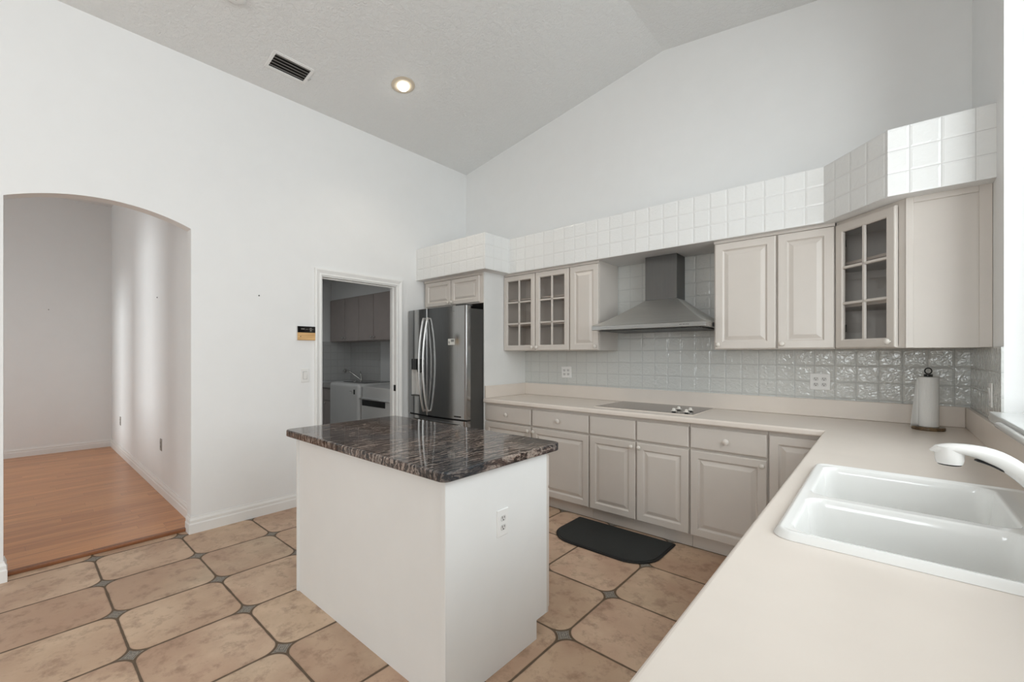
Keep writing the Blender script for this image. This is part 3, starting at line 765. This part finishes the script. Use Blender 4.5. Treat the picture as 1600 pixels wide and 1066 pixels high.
# doors on the far side, facing the cooktop
for k in range(3):
    w3 = (IX1-IX0)/3; x0 = IX0+k*w3
    hold = [('drawer', .705, .850), ('door', .107, .690)]
    vv, ff = panel_mesh(-w3/2+.006, w3/2-.006, .11, .69, RAISED, .018, 0)
    d_ = mk('door', vv, ff, M['cab'], isl, loc=I((x0+w3/2, IY1+.0315, 0)), rot=(0, 0, PI)); knob(d_, w3/2-.03, .655, .001)
    vv, ff = panel_mesh(-w3/2+.006, w3/2-.006, .705, .85, SLAB, .018, 0)
    d_ = mk('drawer', vv, ff, M['cab'], isl, loc=I((x0+w3/2, IY1+.0315, 0)), rot=(0, 0, PI)); knob(d_, 0, .777, .001)
# granite top with rounded corners and eased edge
def rrect(x0, x1, y0, y1, r, n=6):
    out = []
    for cx, cy, a0 in ((x1-r, y0+r, -90), (x1-r, y1-r, 0), (x0+r, y1-r, 90), (x0+r, y0+r, 180)):
        for k in range(n+1):
            a = R(a0+90*k/n); out.append((cx+r*math.cos(a), cy+r*math.sin(a)))
    return out
gt = MB().prism(rrect(-2.612, -1.206, 1.018, 1.765, .035), .8785, .9175).build('granite_island_top', M['granite'], bevel=.007, seg=3)
tag(gt, 'polished dark brown and black veined granite slab on the white island', 'countertop')

# ------------------------------------------------------------------ outlets and switches
def outlet(axis, loc, label, gangs=1, tilt=0, mat=None, group='electrical outlets and switches', rocker=False, rz=None, wd=.070, ht=.114):
    # built facing -Y
    o = thing('wall_switch' if rocker else 'wall_outlet', loc, label, 'switch' if rocker else 'outlet', group)
    o.rotation_euler = (0, tilt, {'-y': 0, '+x': R(90), '-x': R(-90)}[axis])
    w_ = wd if gangs == 1 else .117; h_ = ht
    v, f = panel_mesh(-w_/2, w_/2, -h_/2, h_/2, [(0, .003), (.0025, 0.0)], .0055, -.0055)
    mk('cover_plate', v, f, mat or M['plastic'], o)
    for g in range(gangs):
        cx = 0 if gangs == 1 else (-.023+.046*g)
        if rocker:
            mk('rocker', [(cx-.016, -.006, -.033), (cx+.016, -.006, -.033), (cx+.016, -.0085, 0), (cx-.016, -.0085, 0), (cx+.016, -.0115, .033), (cx-.016, -.0115, .033), (cx-.016, -.005, -.033), (cx+.016, -.005, -.033), (cx+.016, -.005, .033), (cx-.016, -.005, .033)],
               [(0, 1, 2, 3), (3, 2, 4, 5), (0, 6, 7, 1), (5, 4, 8, 9), (0, 3, 5, 9, 6), (1, 7, 8, 4, 2)], mat or M['plastic'], o)
            fr_ = MB(); fr_.box((cx-.018, -.0062, -.035), (cx-.0163, -.0054, .035)); fr_.box((cx+.0163, -.0062, -.035), (cx+.018, -.0054, .035)); fr_.box((cx-.018, -.0062, .0335), (cx+.018, -.0054, .035)); fr_.box((cx-.018, -.0062, -.035), (cx+.018, -.0054, -.0335))
            fr_.build('gap', plain('switch_gap', (120, 118, 114), .5), o)
            continue
        for s_ in (-1, 1):
            cz = s_*.0195
            pts = []
            for k in range(24):
                a = 2*PI*k/24; x = .0165*math.cos(a); z = max(-.0125, min(.0125, .0165*math.sin(a))); pts.append((cx+x, cz+z))
            n = 24
            rc = mk('receptacle', [(x, -.0072, z) for x, z in pts]+[(x, -.005, z) for x, z in pts], [tuple(range(n)), tuple(range(n, 2*n))[::-1]]+[(i, (i+1) % n, (i+1) % n+n, i+n) for i in range(n)], mat or M['socket'], o)
            hl = MB(); hl.box((cx-.0078, -.0078, cz-.001), (cx-.0052, -.0068, cz+.0085)); hl.box((cx+.0052, -.0078, cz+.0005), (cx+.0078, -.0068, cz+.0075))
            hl.lathe([(.0030, -.0078), (.0030, -.0068)], 'y', (cx, 0, cz-.0068), 10)
            hl.build('slots', M['hole'], rc)
    return o
outlet('-y', (-2.447, YB-.0005, 1.166), 'small four-socket outlet on the tiles under the left glass cabinet', 2, R(-2))
outlet('-y', (-.341, YB-.0005, 1.157), 'four-socket outlet on the tiles left of the paper towels', 2)
outlet('+x', (IX1+.0005, 1.376, .626), 'white double outlet on the end panel of the island', 1)
outlet('+x', (XL+.0005, 1.714, 1.159), 'white rocker light switch between the arch and the laundry doorway', 1, 0, None, 'electrical outlets and switches', True, None, .074, .122)
outlet('-x', (XR-.0085, 3.02, 1.157), 'switch seen edge-on on the tiled wall by the window', 1, 0, None, 'electrical outlets and switches', True)
grey = plain('grey_outlet_plastic', (150, 147, 142), .5)
outlet('-y', (-5.266, .9295, .478), 'grey outlet on the dining room side wall nearer the arch', 1, 0, grey)
outlet('-y', (-7.675, .9295, .462), 'grey outlet on the dining room side wall near the far corner', 1, 0, grey)
outlet('+x', (XLW+.0095, 3.02, 1.49), 'outlet on the laundry tiles below the wall cabinets', 1)

# thermostat-like control panel, half behind the casing
th = thing('wall_control_panel', (XL, 1.7225, 1.537), 'small control panel with black display and light wood cover left of the laundry doorway', 'control panel')
box('wood_cover', (0.0005, -.078, -.062), (.022, .077, .006), M['oak'], th, bevel=.003)
box('display', (0.0005, -.078, .0065), (.021, .077, .062), M['black_gloss'], th, bevel=.002)
box('back_plate', (0.0002, -.086, -.060), (.010, -.0785, .064), M['plastic'], th)
MB().lathe([(.004, .0215), (.004, .024)], 'x', (0, -.055, -.03), 12).build('button', M['hole'], th)
dm = MB()
for i, (a, b_) in enumerate(((-.05, -.02), (-.01, .012), (.02, .034), (.045, .06))): dm.box((.0208, a, .034), (.0216, b_, .038 if i % 2 else .042))
dm.box((.0208, .028, .018), (.0216, .042, .050))
dm.build('display_marks', plain('display_grey', (110, 106, 100), .4), th)

# nails left in the walls
def nail(loc, axis, label):
    m_ = MB().lathe([(.0052, 0), (.0052, .004), (.002, .007)], 'x' if axis == 'x' else 'y', (0, 0, 0), 8)
    o = m_.build('wall_nail', M['hole'], None, loc=loc)
    if axis == 'y': o.rotation_euler = (0, 0, PI)
    tag(o, label, 'nail', 'nails left in the walls')
nail((XL, 1.338, 1.838), 'x', 'tiny dark nail in the white wall between the arch and the control panel')
nail((-8.5, .308, 1.948), 'x', 'tiny dark nail in the far wall of the dining room')
nail((-5.436, .93, 1.91), 'y', 'tiny dark nail in the side wall of the dining room')

# ------------------------------------------------------------------ sink and faucet
def sdrr(x, y, x0, x1, y0, y1, r):
    cx, cy = (x0+x1)/2, (y0+y1)/2; qx = abs(x-cx)-((x1-x0)/2-r); qy = abs(y-cy)-((y1-y0)/2-r)
    return math.hypot(max(qx, 0), max(qy, 0))+min(max(qx, qy), 0)-r
def sm(t): t = max(0, min(1, t)); return t*t*(3-2*t)
sk = thing('double_bowl_sink', (0, 1.61, .915), 'white enamel double bowl drop-in sink in the beige counter', 'sink')
OX0, OX1, OY0, OY1 = -.207, .350, 1.183, 2.037
A_ = (-.170, .255, 1.222, 1.538, .045); B_ = (-.170, .255, 1.578, 1.998, .045)
def sinkz(x, y):
    d = -sdrr(x, y, OX0, OX1, OY0, OY1, .045)
    z = .0005+.0175*math.sin(min(1, max(0, d)/.015)*PI/2)
    if d > .015: z = .018-.004*sm((d-.015)/.02)
    for bx in (A_, B_):
        e = -sdrr(x, y, *bx)
        if e > -.006:
            q = sm((e+.006)/.012)*.007
            z = min(z, z-q if e < .006 else z-.006)
            if e > 0: z = min(z, z-.195*sm(e/.022)**.75-.0)
    # low saddle between the bowls
    return z
N1, N2 = 230, 330
v = []; f = []; keep = {}
for i in range(N1+1):
    for j in range(N2+1):
        x = OX0+(OX1-OX0)*i/N1; y = OY0+(OY1-OY0)*j/N2
        d = sdrr(x, y, OX0, OX1, OY0, OY1, .045)
        if d > 0:  # pull onto the rounded outline
            cx = max(OX0+.045, min(OX1-.045, x)); cy = max(OY0+.045, min(OY1-.045, y))
            vx, vy = x-cx, y-cy; l = math.hypot(vx, vy)
            if l > 1e-9: x, y = cx+vx*.045/l, cy+vy*.045/l
        v.append((x, y-1.61, sinkz(x, y)))
for i in range(N1):
    for j in range(N2):
        a = i*(N2+1)+j; q = (a, a+N2+1, a+N2+2, a+1)
        f.append(q)
bs = mk('basin', v, f, M['porcelain'], sk, smooth=True, fix=False)
for bx in (A_, B_):
    cx, cy = (bx[0]+bx[1])/2, (bx[2]+bx[3])/2-1.61
    MB().lathe([(.042, -.184), (.040, -.180), (.028, -.182), (.026, -.184)], 'z', (cx, cy, 0), 24).build('drain', M['chrome'], sk, smooth=True)
# faucet : base on the back deck, swan-like spout with pull-out head
fc = thing('kitchen_faucet', (.305, 1.61, .9296), 'white pull-out kitchen faucet arching over the sink', 'faucet')
MB().lathe([(.033, 0), (.033, .006), (.028, .012), (.0245, .03), (.024, .06), (.022, .075), (.001, .078)], 'z', (0, 0, 0), 24).build('base', M['faucet'], fc, smooth=True)
def bez(p, n):
    out = []
    for i in range(n+1):
        t = i/n; q = [Vector(a) for a in p]
        while len(q) > 1: q = [q[k]*(1-t)+q[k+1]*t for k in range(len(q)-1)]
        out.append(q[0])
    return out
path = bez([(.002, 0, .058), (-.036, 0, .122), (-.085, 0, .178), (-.150, 0, .186), (-.214, 0, .164)], 20)
szs = []
for i in range(21):
    t = i/20
    wv = .021+.008*sm((t-.45)/.3); hv = .021-.008*sm((t-.45)/.35)
    if t > .78: q_ = (t-.78)/.22; k_ = math.sqrt(max(0, 1-q_*q_)); wv = max(.002, wv*k_); hv = max(.002, hv*(k_**.6))
    szs.append((wv, hv))
MB().sweep(path, szs, 20, power=2.3).build('spout', M['faucet'], fc, smooth=True)
hx = -.176
ob = MB().lathe([(.0275, .178), (.0290, .162), (.0280, .144), (.0255, .1335)], 'z', (hx, 0, 0), 24).build('spray_head', M['faucet'], fc, smooth=True)
ob.rotation_euler = (0, 0, 0)
MB().lathe([(.0235, .1332), (.0225, .1300), (.001, .1295)], 'z', (hx, 0, 0), 24).build('spray_face', M['black'], ob)
MB().sweep(bez([(-.132, -.006, .151), (-.106, -.006, .147), (-.078, -.006, .128)], 8), [(.003, .002)]+[(.010, .0035)]*7+[(.003, .002)], 10).build('release_button', M['black'], fc, smooth=True)
MB().sweep([(.006, 0, .070), (.02, 0, .10), (.03, .0, .15)], [(.018, .016), (.011, .01), (.007, .006)], 12).build('lever_handle', M['faucet'], fc, smooth=True)

# ------------------------------------------------------------------ paper towel holder
ph = thing('paper_towel_holder', (.19, 3.445, .915), 'upright paper towel holder with round wooden base and black ring on top', 'paper towel holder')
MB().lathe([(.070, .0), (.073, .003), (.073, .014), (.070, .018)], 'z', (0, 0, 0), 36).build('base', M['holder'], ph)
MB().lathe([(.006, .018), (.006, .305), (.019, .305), (.019, .319), (.006, .321)], 'z', (0, 0, 0), 16).build('post', M['black'], ph)
ring = MB(); pts = [(.0165*math.cos(2*PI*k/24), 0, .338+.0165*math.sin(2*PI*k/24)) for k in range(25)]
ring.sweep(pts, .0032, 8, up=(0, 1, 0), cap=False); rg = ring.build('ring', M['black'], ph, smooth=True); rg.rotation_euler = (0, 0, R(25))
pr = thing('paper_towel_roll', (.19, 3.445, .934), 'white paper towel roll with a loose sheet on the upright holder', 'paper towel')
rl = MB(); n = 40
prof = [(.0185, 0), (.0445, 0), (.0455, .004), (.0455, .281), (.0445, .285), (.0185, .285)]
v = []; f = []
for r_, h in prof:
    for i in range(n): v.append((r_*math.cos(2*PI*i/n), r_*math.sin(2*PI*i/n), h))
for j in range(len(prof)):
    k2 = (j+1) % len(prof)
    for i in range(n): f.append((j*n+i, j*n+(i+1) % n, k2*n+(i+1) % n, k2*n+i))
o = mk('roll', v, f, M['paper'], pr, smooth=False)
for p in o.data.polygons:
    if abs(p.normal.z) < .5: p.use_smooth = True
v = []; f = []; ns = 10; nh = 12
for j in range(nh+1):
    zz = .002+.281*j/nh; q = 1-j/nh
    for i in range(ns+1):
        t = i/ns
        a = R(218-10*t); r0 = .0462
        bx, by = r0*math.cos(R(205)), r0*math.sin(R(205))
        tx, ty = math.cos(R(262)), math.sin(R(262))
        ln = (.010+.040*q**.9)*t
        ox = bx-.0*t-.72*ln; oy = by-.69*ln+.004*math.sin(t*PI)
        v.append((ox, oy, zz))
for j in range(nh):
    for i in range(ns): a = j*(ns+1)+i; f.append((a, a+1, a+ns+2, a+ns+1))
ls = mk('loose_sheet', v, f, M['paper'], pr, smooth=True); sd = ls.modifiers.new('s', 'SOLIDIFY'); sd.thickness = .0012

# ------------------------------------------------------------------ floor mat
pl = []
x0, x1, y0, y1, r_ = -1.905, -1.112, 2.585, 3.058, .20
for cx, cy, a0, rr in ((x1-.012, y1-.012, 0, .012), (x0+.012, y1-.012, 90, .012), (x0+r_, y0+r_, 180, r_), (x1-r_, y0+r_, 270, r_)):
    for k in range(11):
        a = R(a0+9*k); pl.append((cx+rr*math.cos(a), cy+rr*math.sin(a)))
mt = thing('kitchen_floor_mat', (-1.5, 2.83, 0), 'dark charcoal floor mat with two rounded corners in front of the cooktop cabinets', 'floor mat')
c_ = Vector((-1.508, 2.822))
def sc_(p, d): 
    v_ = Vector(p)-c_; return (p[0]-v_.normalized().x*d+1.5, p[1]-v_.normalized().y*d-2.83)
MB().prism([(p[0]+1.5, p[1]-2.83) for p in pl], .0005, .010).build('border', M['mat_edge'], mt, bevel=.004)
MB().prism([sc_(p, .018) for p in pl], .0101, .0125).build('surface', M['mat'], mt)

# ------------------------------------------------------------------ refrigerator
FX0, FX1, FY = -3.928, -3.006, 2.785
fg = thing('refrigerator', ((FX0+FX1)/2, 3.1, 0), 'dark stainless french door refrigerator with curved handles and water dispenser', 'refrigerator')
cxF = (FX0+FX1)/2; hw = (FX1-FX0)/2
def fy(x): return FY+.031*((x-cxF)/hw)**2-.0
def F(p): return (p[0]-cxF, p[1]-3.1, p[2])
box('case', F((FX0+.006, 2.872, .02)), F((FX1-.002, 3.60, 1.792)), M['case'], fg, bevel=.004)
box('base_grille', F((FX0+.01, 2.85, .0)), F((FX1-.01, 3.5, .0195)), M['black'], fg)
def curved(name, x0, x1, z0, z1, hole=None, yb=2.868):
    xs_ = sorted(set([x0, x1]+[x0+(x1-x0)*k/14 for k in range(15)]+([hole[0], hole[1]] if hole else [])))
    zs_ = sorted(set([z0, z1]+([hole[2], hole[3]] if hole else [])))
    v = []; f = []
    nz = len(zs_)
    def edge(x):
        e = min(x-x0, x1-x); r = .007
        return 0 if e >= r else r-math.sqrt(max(0, r*r-(r-e)**2))
    xe = []
    for x in xs_: xe.append(x)
    for s_ in (.001, .003, .007): xe += [x0+s_, x1-s_]
    xe = sorted(set(xe))
    nx = len(xe)
    for x in xe:
        for z in zs_: v.append(F((x, fy(x)+edge(x), z)))
    for i in range(nx-1):
        for j in range(nz-1):
            xm = (xe[i]+xe[i+1])/2; zm = (zs_[j]+zs_[j+1])/2
            if hole and hole[0] < xm < hole[1] and hole[2] < zm < hole[3]: continue
            f.append((i*nz+j, (i+1)*nz+j, (i+1)*nz+j+1, i*nz+j+1))
    # sides/back
    b0 = len(v)
    for x in xe:
        for z in (z0, z1): v.append(F((x, yb, z)))
    for i in range(nx-1):
        f.append((i*nz, b0+2*i, b0+2*(i+1), (i+1)*nz)); f.append((i*nz+nz-1, (i+1)*nz+nz-1, b0+2*(i+1)+1, b0+2*i+1))
        f.append((b0+2*i, b0+2*i+1, b0+2*i+3, b0+2*i+2))
    for j in range(nz-1):
        pass
    f.append(tuple([j for j in range(nz)]+[b0+1, b0])); e0 = (nx-1)*nz; e1 = b0+2*(nx-1)
    f.append(tuple([e0+j for j in range(nz-1, -1, -1)]+[e1, e1+1]))
    o_ = mk(name, v, f, M['fridge'], fg, fix=True)
    for p in o_.data.polygons:
        p.use_smooth = True
    o_.data.set_sharp_from_angle(angle=R(40))
    return o_
xm = -3.569
hole = (-3.852, -3.655, .905, 1.30)
ld = curved('left_door', FX0, xm-.004, .722, 1.818, hole)
rd = curved('right_door', xm+.004, FX1, .722, 1.818)
fz = curved('freezer_drawer', FX0, FX1, .095, .705)
# thin bright edge strips between doors
box('door_gap', F((xm-.0035, FY+.006, .722)), F((xm+.0035, 2.87, 1.816)), M['handle'], fg)
box('drawer_gap', F((FX0+.004, 2.835, .7055)), F((FX1-.004, 2.868, .7215)), M['black'], fg)
# dispenser
dp = MB(); hx0_, hx1_, hz0, hz1 = hole
yy = fy(-3.75)
def dispenser():
    o_ = box('dispenser_display', F((hx0_, yy+.004, 1.185)), F((hx1_, yy+.055, 1.30)), M['black_gloss'], ld)
    m_ = MB(); yr = yy+.058
    v = [F(p) for p in ((hx0_, fy(hx0_)-.001, hz0), (hx1_, fy(hx1_)-.001, hz0), (hx1_, fy(hx1_)-.001, 1.185), (hx0_, fy(hx0_)-.001, 1.185), (hx0_+.01, yr, hz0+.01), (hx1_-.01, yr, hz0+.01), (hx1_-.01, yr, 1.18), (hx0_+.01, yr, 1.18))]
    mk('dispenser_recess', v, [(4, 5, 6, 7), (0, 1, 5, 4), (1, 2, 6, 5), (2, 3, 7, 6), (3, 0, 4, 7)], plain('silver_recess', (214, 213, 210), .35), ld, fix=False)
    MB().lathe([(.028, 1.184), (.026, 1.165), (.016, 1.15), (.010, 1.145)], 'z', F((-3.745, yy+.030, 0)), 16).build('nozzle', M['black'], ld, smooth=True)
    box('paddle', F((-3.765, yy+.042, .93)), F((-3.725, yy+.050, 1.14)), M['handle'], ld, bevel=.002)
    tr = box('drip_tray', F((hx0_+.004, yy-.004, hz0-.0)), F((hx1_-.004, yy+.045, hz0+.012)), M['case'], ld)
dispenser()
def fh(xc, parent):
    pts = []; n = 26
    for i in range(n+1):
        t = i/n; z = .765+(1.715-.765)*t
        out = .018+.058*math.sin(t*PI)**.8
        pts.append(F((xc, fy(xc)-out, z)))
    pts = [F((xc, fy(xc)+.004, .768))]+pts+[F((xc, fy(xc)+.004, 1.712))]
    o_ = MB().sweep(pts, (.0135, .0085), 14, up=(1, 0, 0)); 
    o_.build('handle', M['handle'], parent, smooth=True)
fh(xm-.034, ld); fh(xm+.034, rd)
# freezer handle, stickers
pts = [F((FX0+.09+(.92-.18)*i/20, fy(FX0+.09+(.92-.18)*i/20)-.018-.030*math.sin(PI*i/20)**.7, .655)) for i in range(21)]
pts = [(pts[0][0], pts[0][1]+.022, pts[0][2])]+pts+[(pts[-1][0], pts[-1][1]+.022, pts[-1][2])]
MB().sweep(pts, (.009, .012), 12).build('handle', M['handle'], fz, smooth=True)
def sticker(name, xa, xb, za, zb, mat, parent): 
    return mk(name, [F((xa, fy(xa)-.0006, za)), F((xb, fy(xb)-.0006, za)), F((xb, fy(xb)-.0006, zb)), F((xa, fy(xa)-.0006, zb)), F((xa, fy(xa)+.001, za)), F((xb, fy(xb)+.001, za)), F((xb, fy(xb)+.001, zb)), F((xa, fy(xa)+.001, zb))],
       [(0, 1, 2, 3), (0, 4, 5, 1), (1, 5, 6, 2), (2, 6, 7, 3), (3, 7, 4, 0)], mat, parent)
st = sticker('sticker', -3.245, -3.155, 1.44, 1.50, plain('sticker_white', (205, 205, 200), .5), rd)
sticker('sticker_print', -3.205, -3.165, 1.470, 1.492, plain('sticker_print_grey', (120, 120, 118), .5), rd).location.y -= .0006
sticker('sticker_print', -3.238, -3.222, 1.452, 1.476, plain('sticker_print_grey2', (150, 150, 146), .5), rd).location.y -= .0006
sticker('model_label', -3.165, -3.075, .738, .752, M['black'], rd)
MB().lathe([(.009, -.001), (.009, .001)], 'y', F((-3.165, fy(-3.165), 1.765)), 16).build('round_badge', M['handle'], rd)
box('hinge_cover', F((FX1-.16, 2.82, 1.8185)), F((FX1-.04, 2.93, 1.835)), M['case'], fg, bevel=.003)
tag(box('folded_paper', (-3.13, 3.35, 1.7925), (-3.03, 3.56, 1.81), M['paper']), 'small white packet lying on top of the refrigerator', 'packet')

# ------------------------------------------------------------------ ceiling fixtures
sl_ang = math.atan(.1625)
def on_ceiling(x, y, dz=0): return (x, y, ceilz(x)+dz)
vt = thing('ceiling_vent', on_ceiling(-3.59, 1.443), 'white air vent with dark slots on the sloped ceiling', 'vent', rot=(0, -sl_ang, 0))
m = MB(); a_, b_, w_ = .099, .155, .022
m.box((-a_, -b_, -.008), (-a_+w_, b_, 0)); m.box((a_-w_, -b_, -.008), (a_, b_, 0)); m.box((-a_+w_, -b_, -.008), (a_-w_, -b_+w_, 0)); m.box((-a_+w_, b_-w_, -.008), (a_-w_, b_, 0))
m.build('frame', M['white'], vt, bevel=.002)
box('duct_opening', (-a_+w_, -b_+w_, -.001), (a_-w_, b_-w_, -.0002), M['hole'], vt)
for k in range(5):
    xx = -a_+w_+(2*(a_-w_))*(k+.6)/5
    mk('slat', [(xx-.006, -b_+w_, -.001), (xx+.008, -b_+w_, -.007), (xx+.008, b_-w_, -.007), (xx-.006, b_-w_, -.001), (xx-.005, -b_+w_, -.002), (xx+.009, -b_+w_, -.008), (xx+.009, b_-w_, -.008), (xx-.005, b_-w_, -.002)],
       [(0, 1, 2, 3), (7, 6, 5, 4), (0, 4, 5, 1), (2, 6, 7, 3), (1, 5, 6, 2), (0, 3, 7, 4)], plain('vent_slat_grey', (150, 148, 143), .5) if k == 0 else bpy.data.materials['vent_slat_grey'], vt)
MB().sweep([(-.03, b_-.004, -.006), (-.03, b_+.006, -.012), (.0, b_+.008, -.018)], .003, 8).build('lever', M['handle'], vt)
cl = thing('recessed_ceiling_light', on_ceiling(-3.186, 2.229), 'lit recessed eyeball ceiling light with beige ring', 'ceiling light', rot=(0, -sl_ang, 0))
MB().lathe([(.100, 0), (.100, -.003), (.092, -.008), (.064, -.011), (.052, -.009), (.050, 0)], 'z', (0, 0, 0), 40).build('trim_ring', M['trim_beige'], cl, smooth=True)
ec = MB(); pr_ = [(.048, -.004)]
for k in range(0, 7): a = R(15*k); pr_.append((.046*math.cos(a)+.0, -.014-.034*math.sin(a)))
ec.lathe([(r_ if r_ > .001 else .001, h) for r_, h in pr_], 'z', (0, 0, 0), 32).build('bulb', M['bulb'], cl, smooth=True)
pl_ = bpy.data.lights.new('bulb_light', 'SPOT'); pl_.energy = 14; pl_.spot_size = R(130); pl_.spot_blend = .8; pl_.shadow_soft_size = .05; pl_.color = (1, .9, .75)
plo = bpy.data.objects.new('bulb_light', pl_); link(plo, cl); plo.location = (0, 0, -.055)
sd_ = thing('smoke_detector', on_ceiling(-3.205, .945), 'round white smoke detector at the top edge of the ceiling', 'smoke detector', rot=(0, -sl_ang, 0))
MB().lathe([(.062, 0), (.062, -.012), (.054, -.026), (.040, -.033), (.001, -.034)], 'z', (0, 0, 0), 32).build('body', M['plastic'], sd_, smooth=True)
MB().lathe([(.012, -.034), (.011, -.037), (.001, -.0375)], 'z', (0, 0, 0), 16).build('test_button', M['chrome'], sd_, smooth=True)

# ------------------------------------------------------------------ laundry room furniture
YU = YLW-.335
for i, (xa, xb) in enumerate(((-6.578, -5.729), (-5.727, -4.935))):
    lab = ('laundry wall cabinet pair at the far end, plain dark doors', 'laundry wall cabinet pair nearer the door frame, plain dark doors')[i]
    c = thing('laundry_wall_cabinet', (xa, YU, 1.54), lab, 'cabinet', 'laundry wall cabinets'); w_ = xb-xa
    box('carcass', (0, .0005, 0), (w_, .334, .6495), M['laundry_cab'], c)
    xm2 = ((-6.12), (-5.335))[i]-xa
    for s_, (a, b2) in enumerate(((.005, xm2-.006), (xm2+.006, w_-.005))):
        v, f = panel_mesh(a, b2, .004, .640, [(0, .003), (.003, 0)], .018, -.0185)
        d_ = mk('door', v, f, M['laundry_cab'], c)
        knob(d_, (b2-.035) if s_ == 0 else (a+.035), .05, -.018, M['chrome'], .9)
lc = thing('laundry_base_cabinet', (XLW+.001, 2.95, 0), 'dark laundry base cabinet with drawer left of the washer', 'cabinet')
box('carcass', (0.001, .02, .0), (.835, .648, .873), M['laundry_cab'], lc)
for z0_, z1_, nm in ((.69, .85, 'drawer'), (.10, .675, 'door')):
    v, f = panel_mesh(.43, .83, z0_, z1_, [(0, .003), (.003, 0)], .018, .0015); d_ = mk(nm, v, f, M['laundry_cab'], lc)
    if nm == 'door': knob(d_, .47, .64, .003, M['chrome'], .9)
    v, f = panel_mesh(.008, .42, z0_, z1_, [(0, .003), (.003, 0)], .018, .0015); d_ = mk(nm, v, f, M['laundry_cab'], lc)
lt = MB().box((XLW+.010, 2.93, .8735), (-5.752, 3.588, .908)).build('laundry_countertop', plain('laundry_counter', (.5, .48, .46, 1), .4)); tag(lt, 'grey laundry countertop in the far corner behind the doorway', 'countertop')
lf = thing('laundry_faucet', (-6.09, 3.50, .908), 'small chrome faucet on the laundry countertop', 'faucet')
MB().lathe([(.028, 0), (.022, .02), (.02, .07), (.012, .09)], 'z', (0, 0, 0), 16).build('body', M['chrome'], lf, smooth=True)
MB().sweep(bez([(0, 0, .04), (-.10, -.06, .12), (-.19, -.11, .20), (-.235, -.14, .195)], 10), .012, 10).build('spout', M['chrome'], lf, smooth=True)
MB().sweep([(-.225, -.135, .205), (-.245, -.145, .165)], [.022, .026], 12).build('spray_head', M['chrome'], lf, smooth=True)
MB().sweep([(0, 0, .085), (-.01, 0, .13), (-.05, .01, .17)], [.012, .011, .009], 8).build('lever_handle', M['chrome'], lf, smooth=True)
ws = thing('washing_machine', (-5.36, 2.85, 0), 'pale washing machine with a plain front panel, left of the two laundry machines', 'washing machine', 'laundry machines')
box('cabinet_body', (-.385, -.03, .0), (.375, .66, .972), M['appliance'], ws, bevel=.045, seg=5)
box('lid', (-.24, .10, .9685), (.30, .52, .978), M['black_gloss'], ws, bevel=.004)
box('badge', (.265, -.032, .84), (.300, -.029, .90), M['black'], ws)
mg = MB()
for k, (a, b2) in enumerate(((.17, .20), (.205, .235), (.215, .245))): mg.box((a, -.0315, .872+(.0 if k < 2 else -.018)), (b2, -.029, .880+(.0 if k < 2 else -.018)))
mg.build('printed_mark', grey, ws)
dr_ = thing('dryer', (-4.595, 2.85, 0), 'pale dryer with a bar handle over a dark slot, right of the washing machine', 'dryer', 'laundry machines')
box('cabinet_body', (-.345, 0, .0), (.345, .66, .948), M['appliance'], dr_, bevel=.012, seg=3)
dd = box('door', (-.33, -.022, .12), (.30, -.0005, .815), M['appliance'], dr_, bevel=.008, seg=2)
box('door_slot', (-.31, -.0235, .715), (.20, -.0215, .785), M['black'], dd)
MB().sweep([(-.325, -.02, .80), (-.315, -.045, .80), (.27, -.045, .80), (.285, -.02, .80)], (.014, .010), 10).build('handle', M['handle'], dd, smooth=True)
bpy.context.view_layer.update()
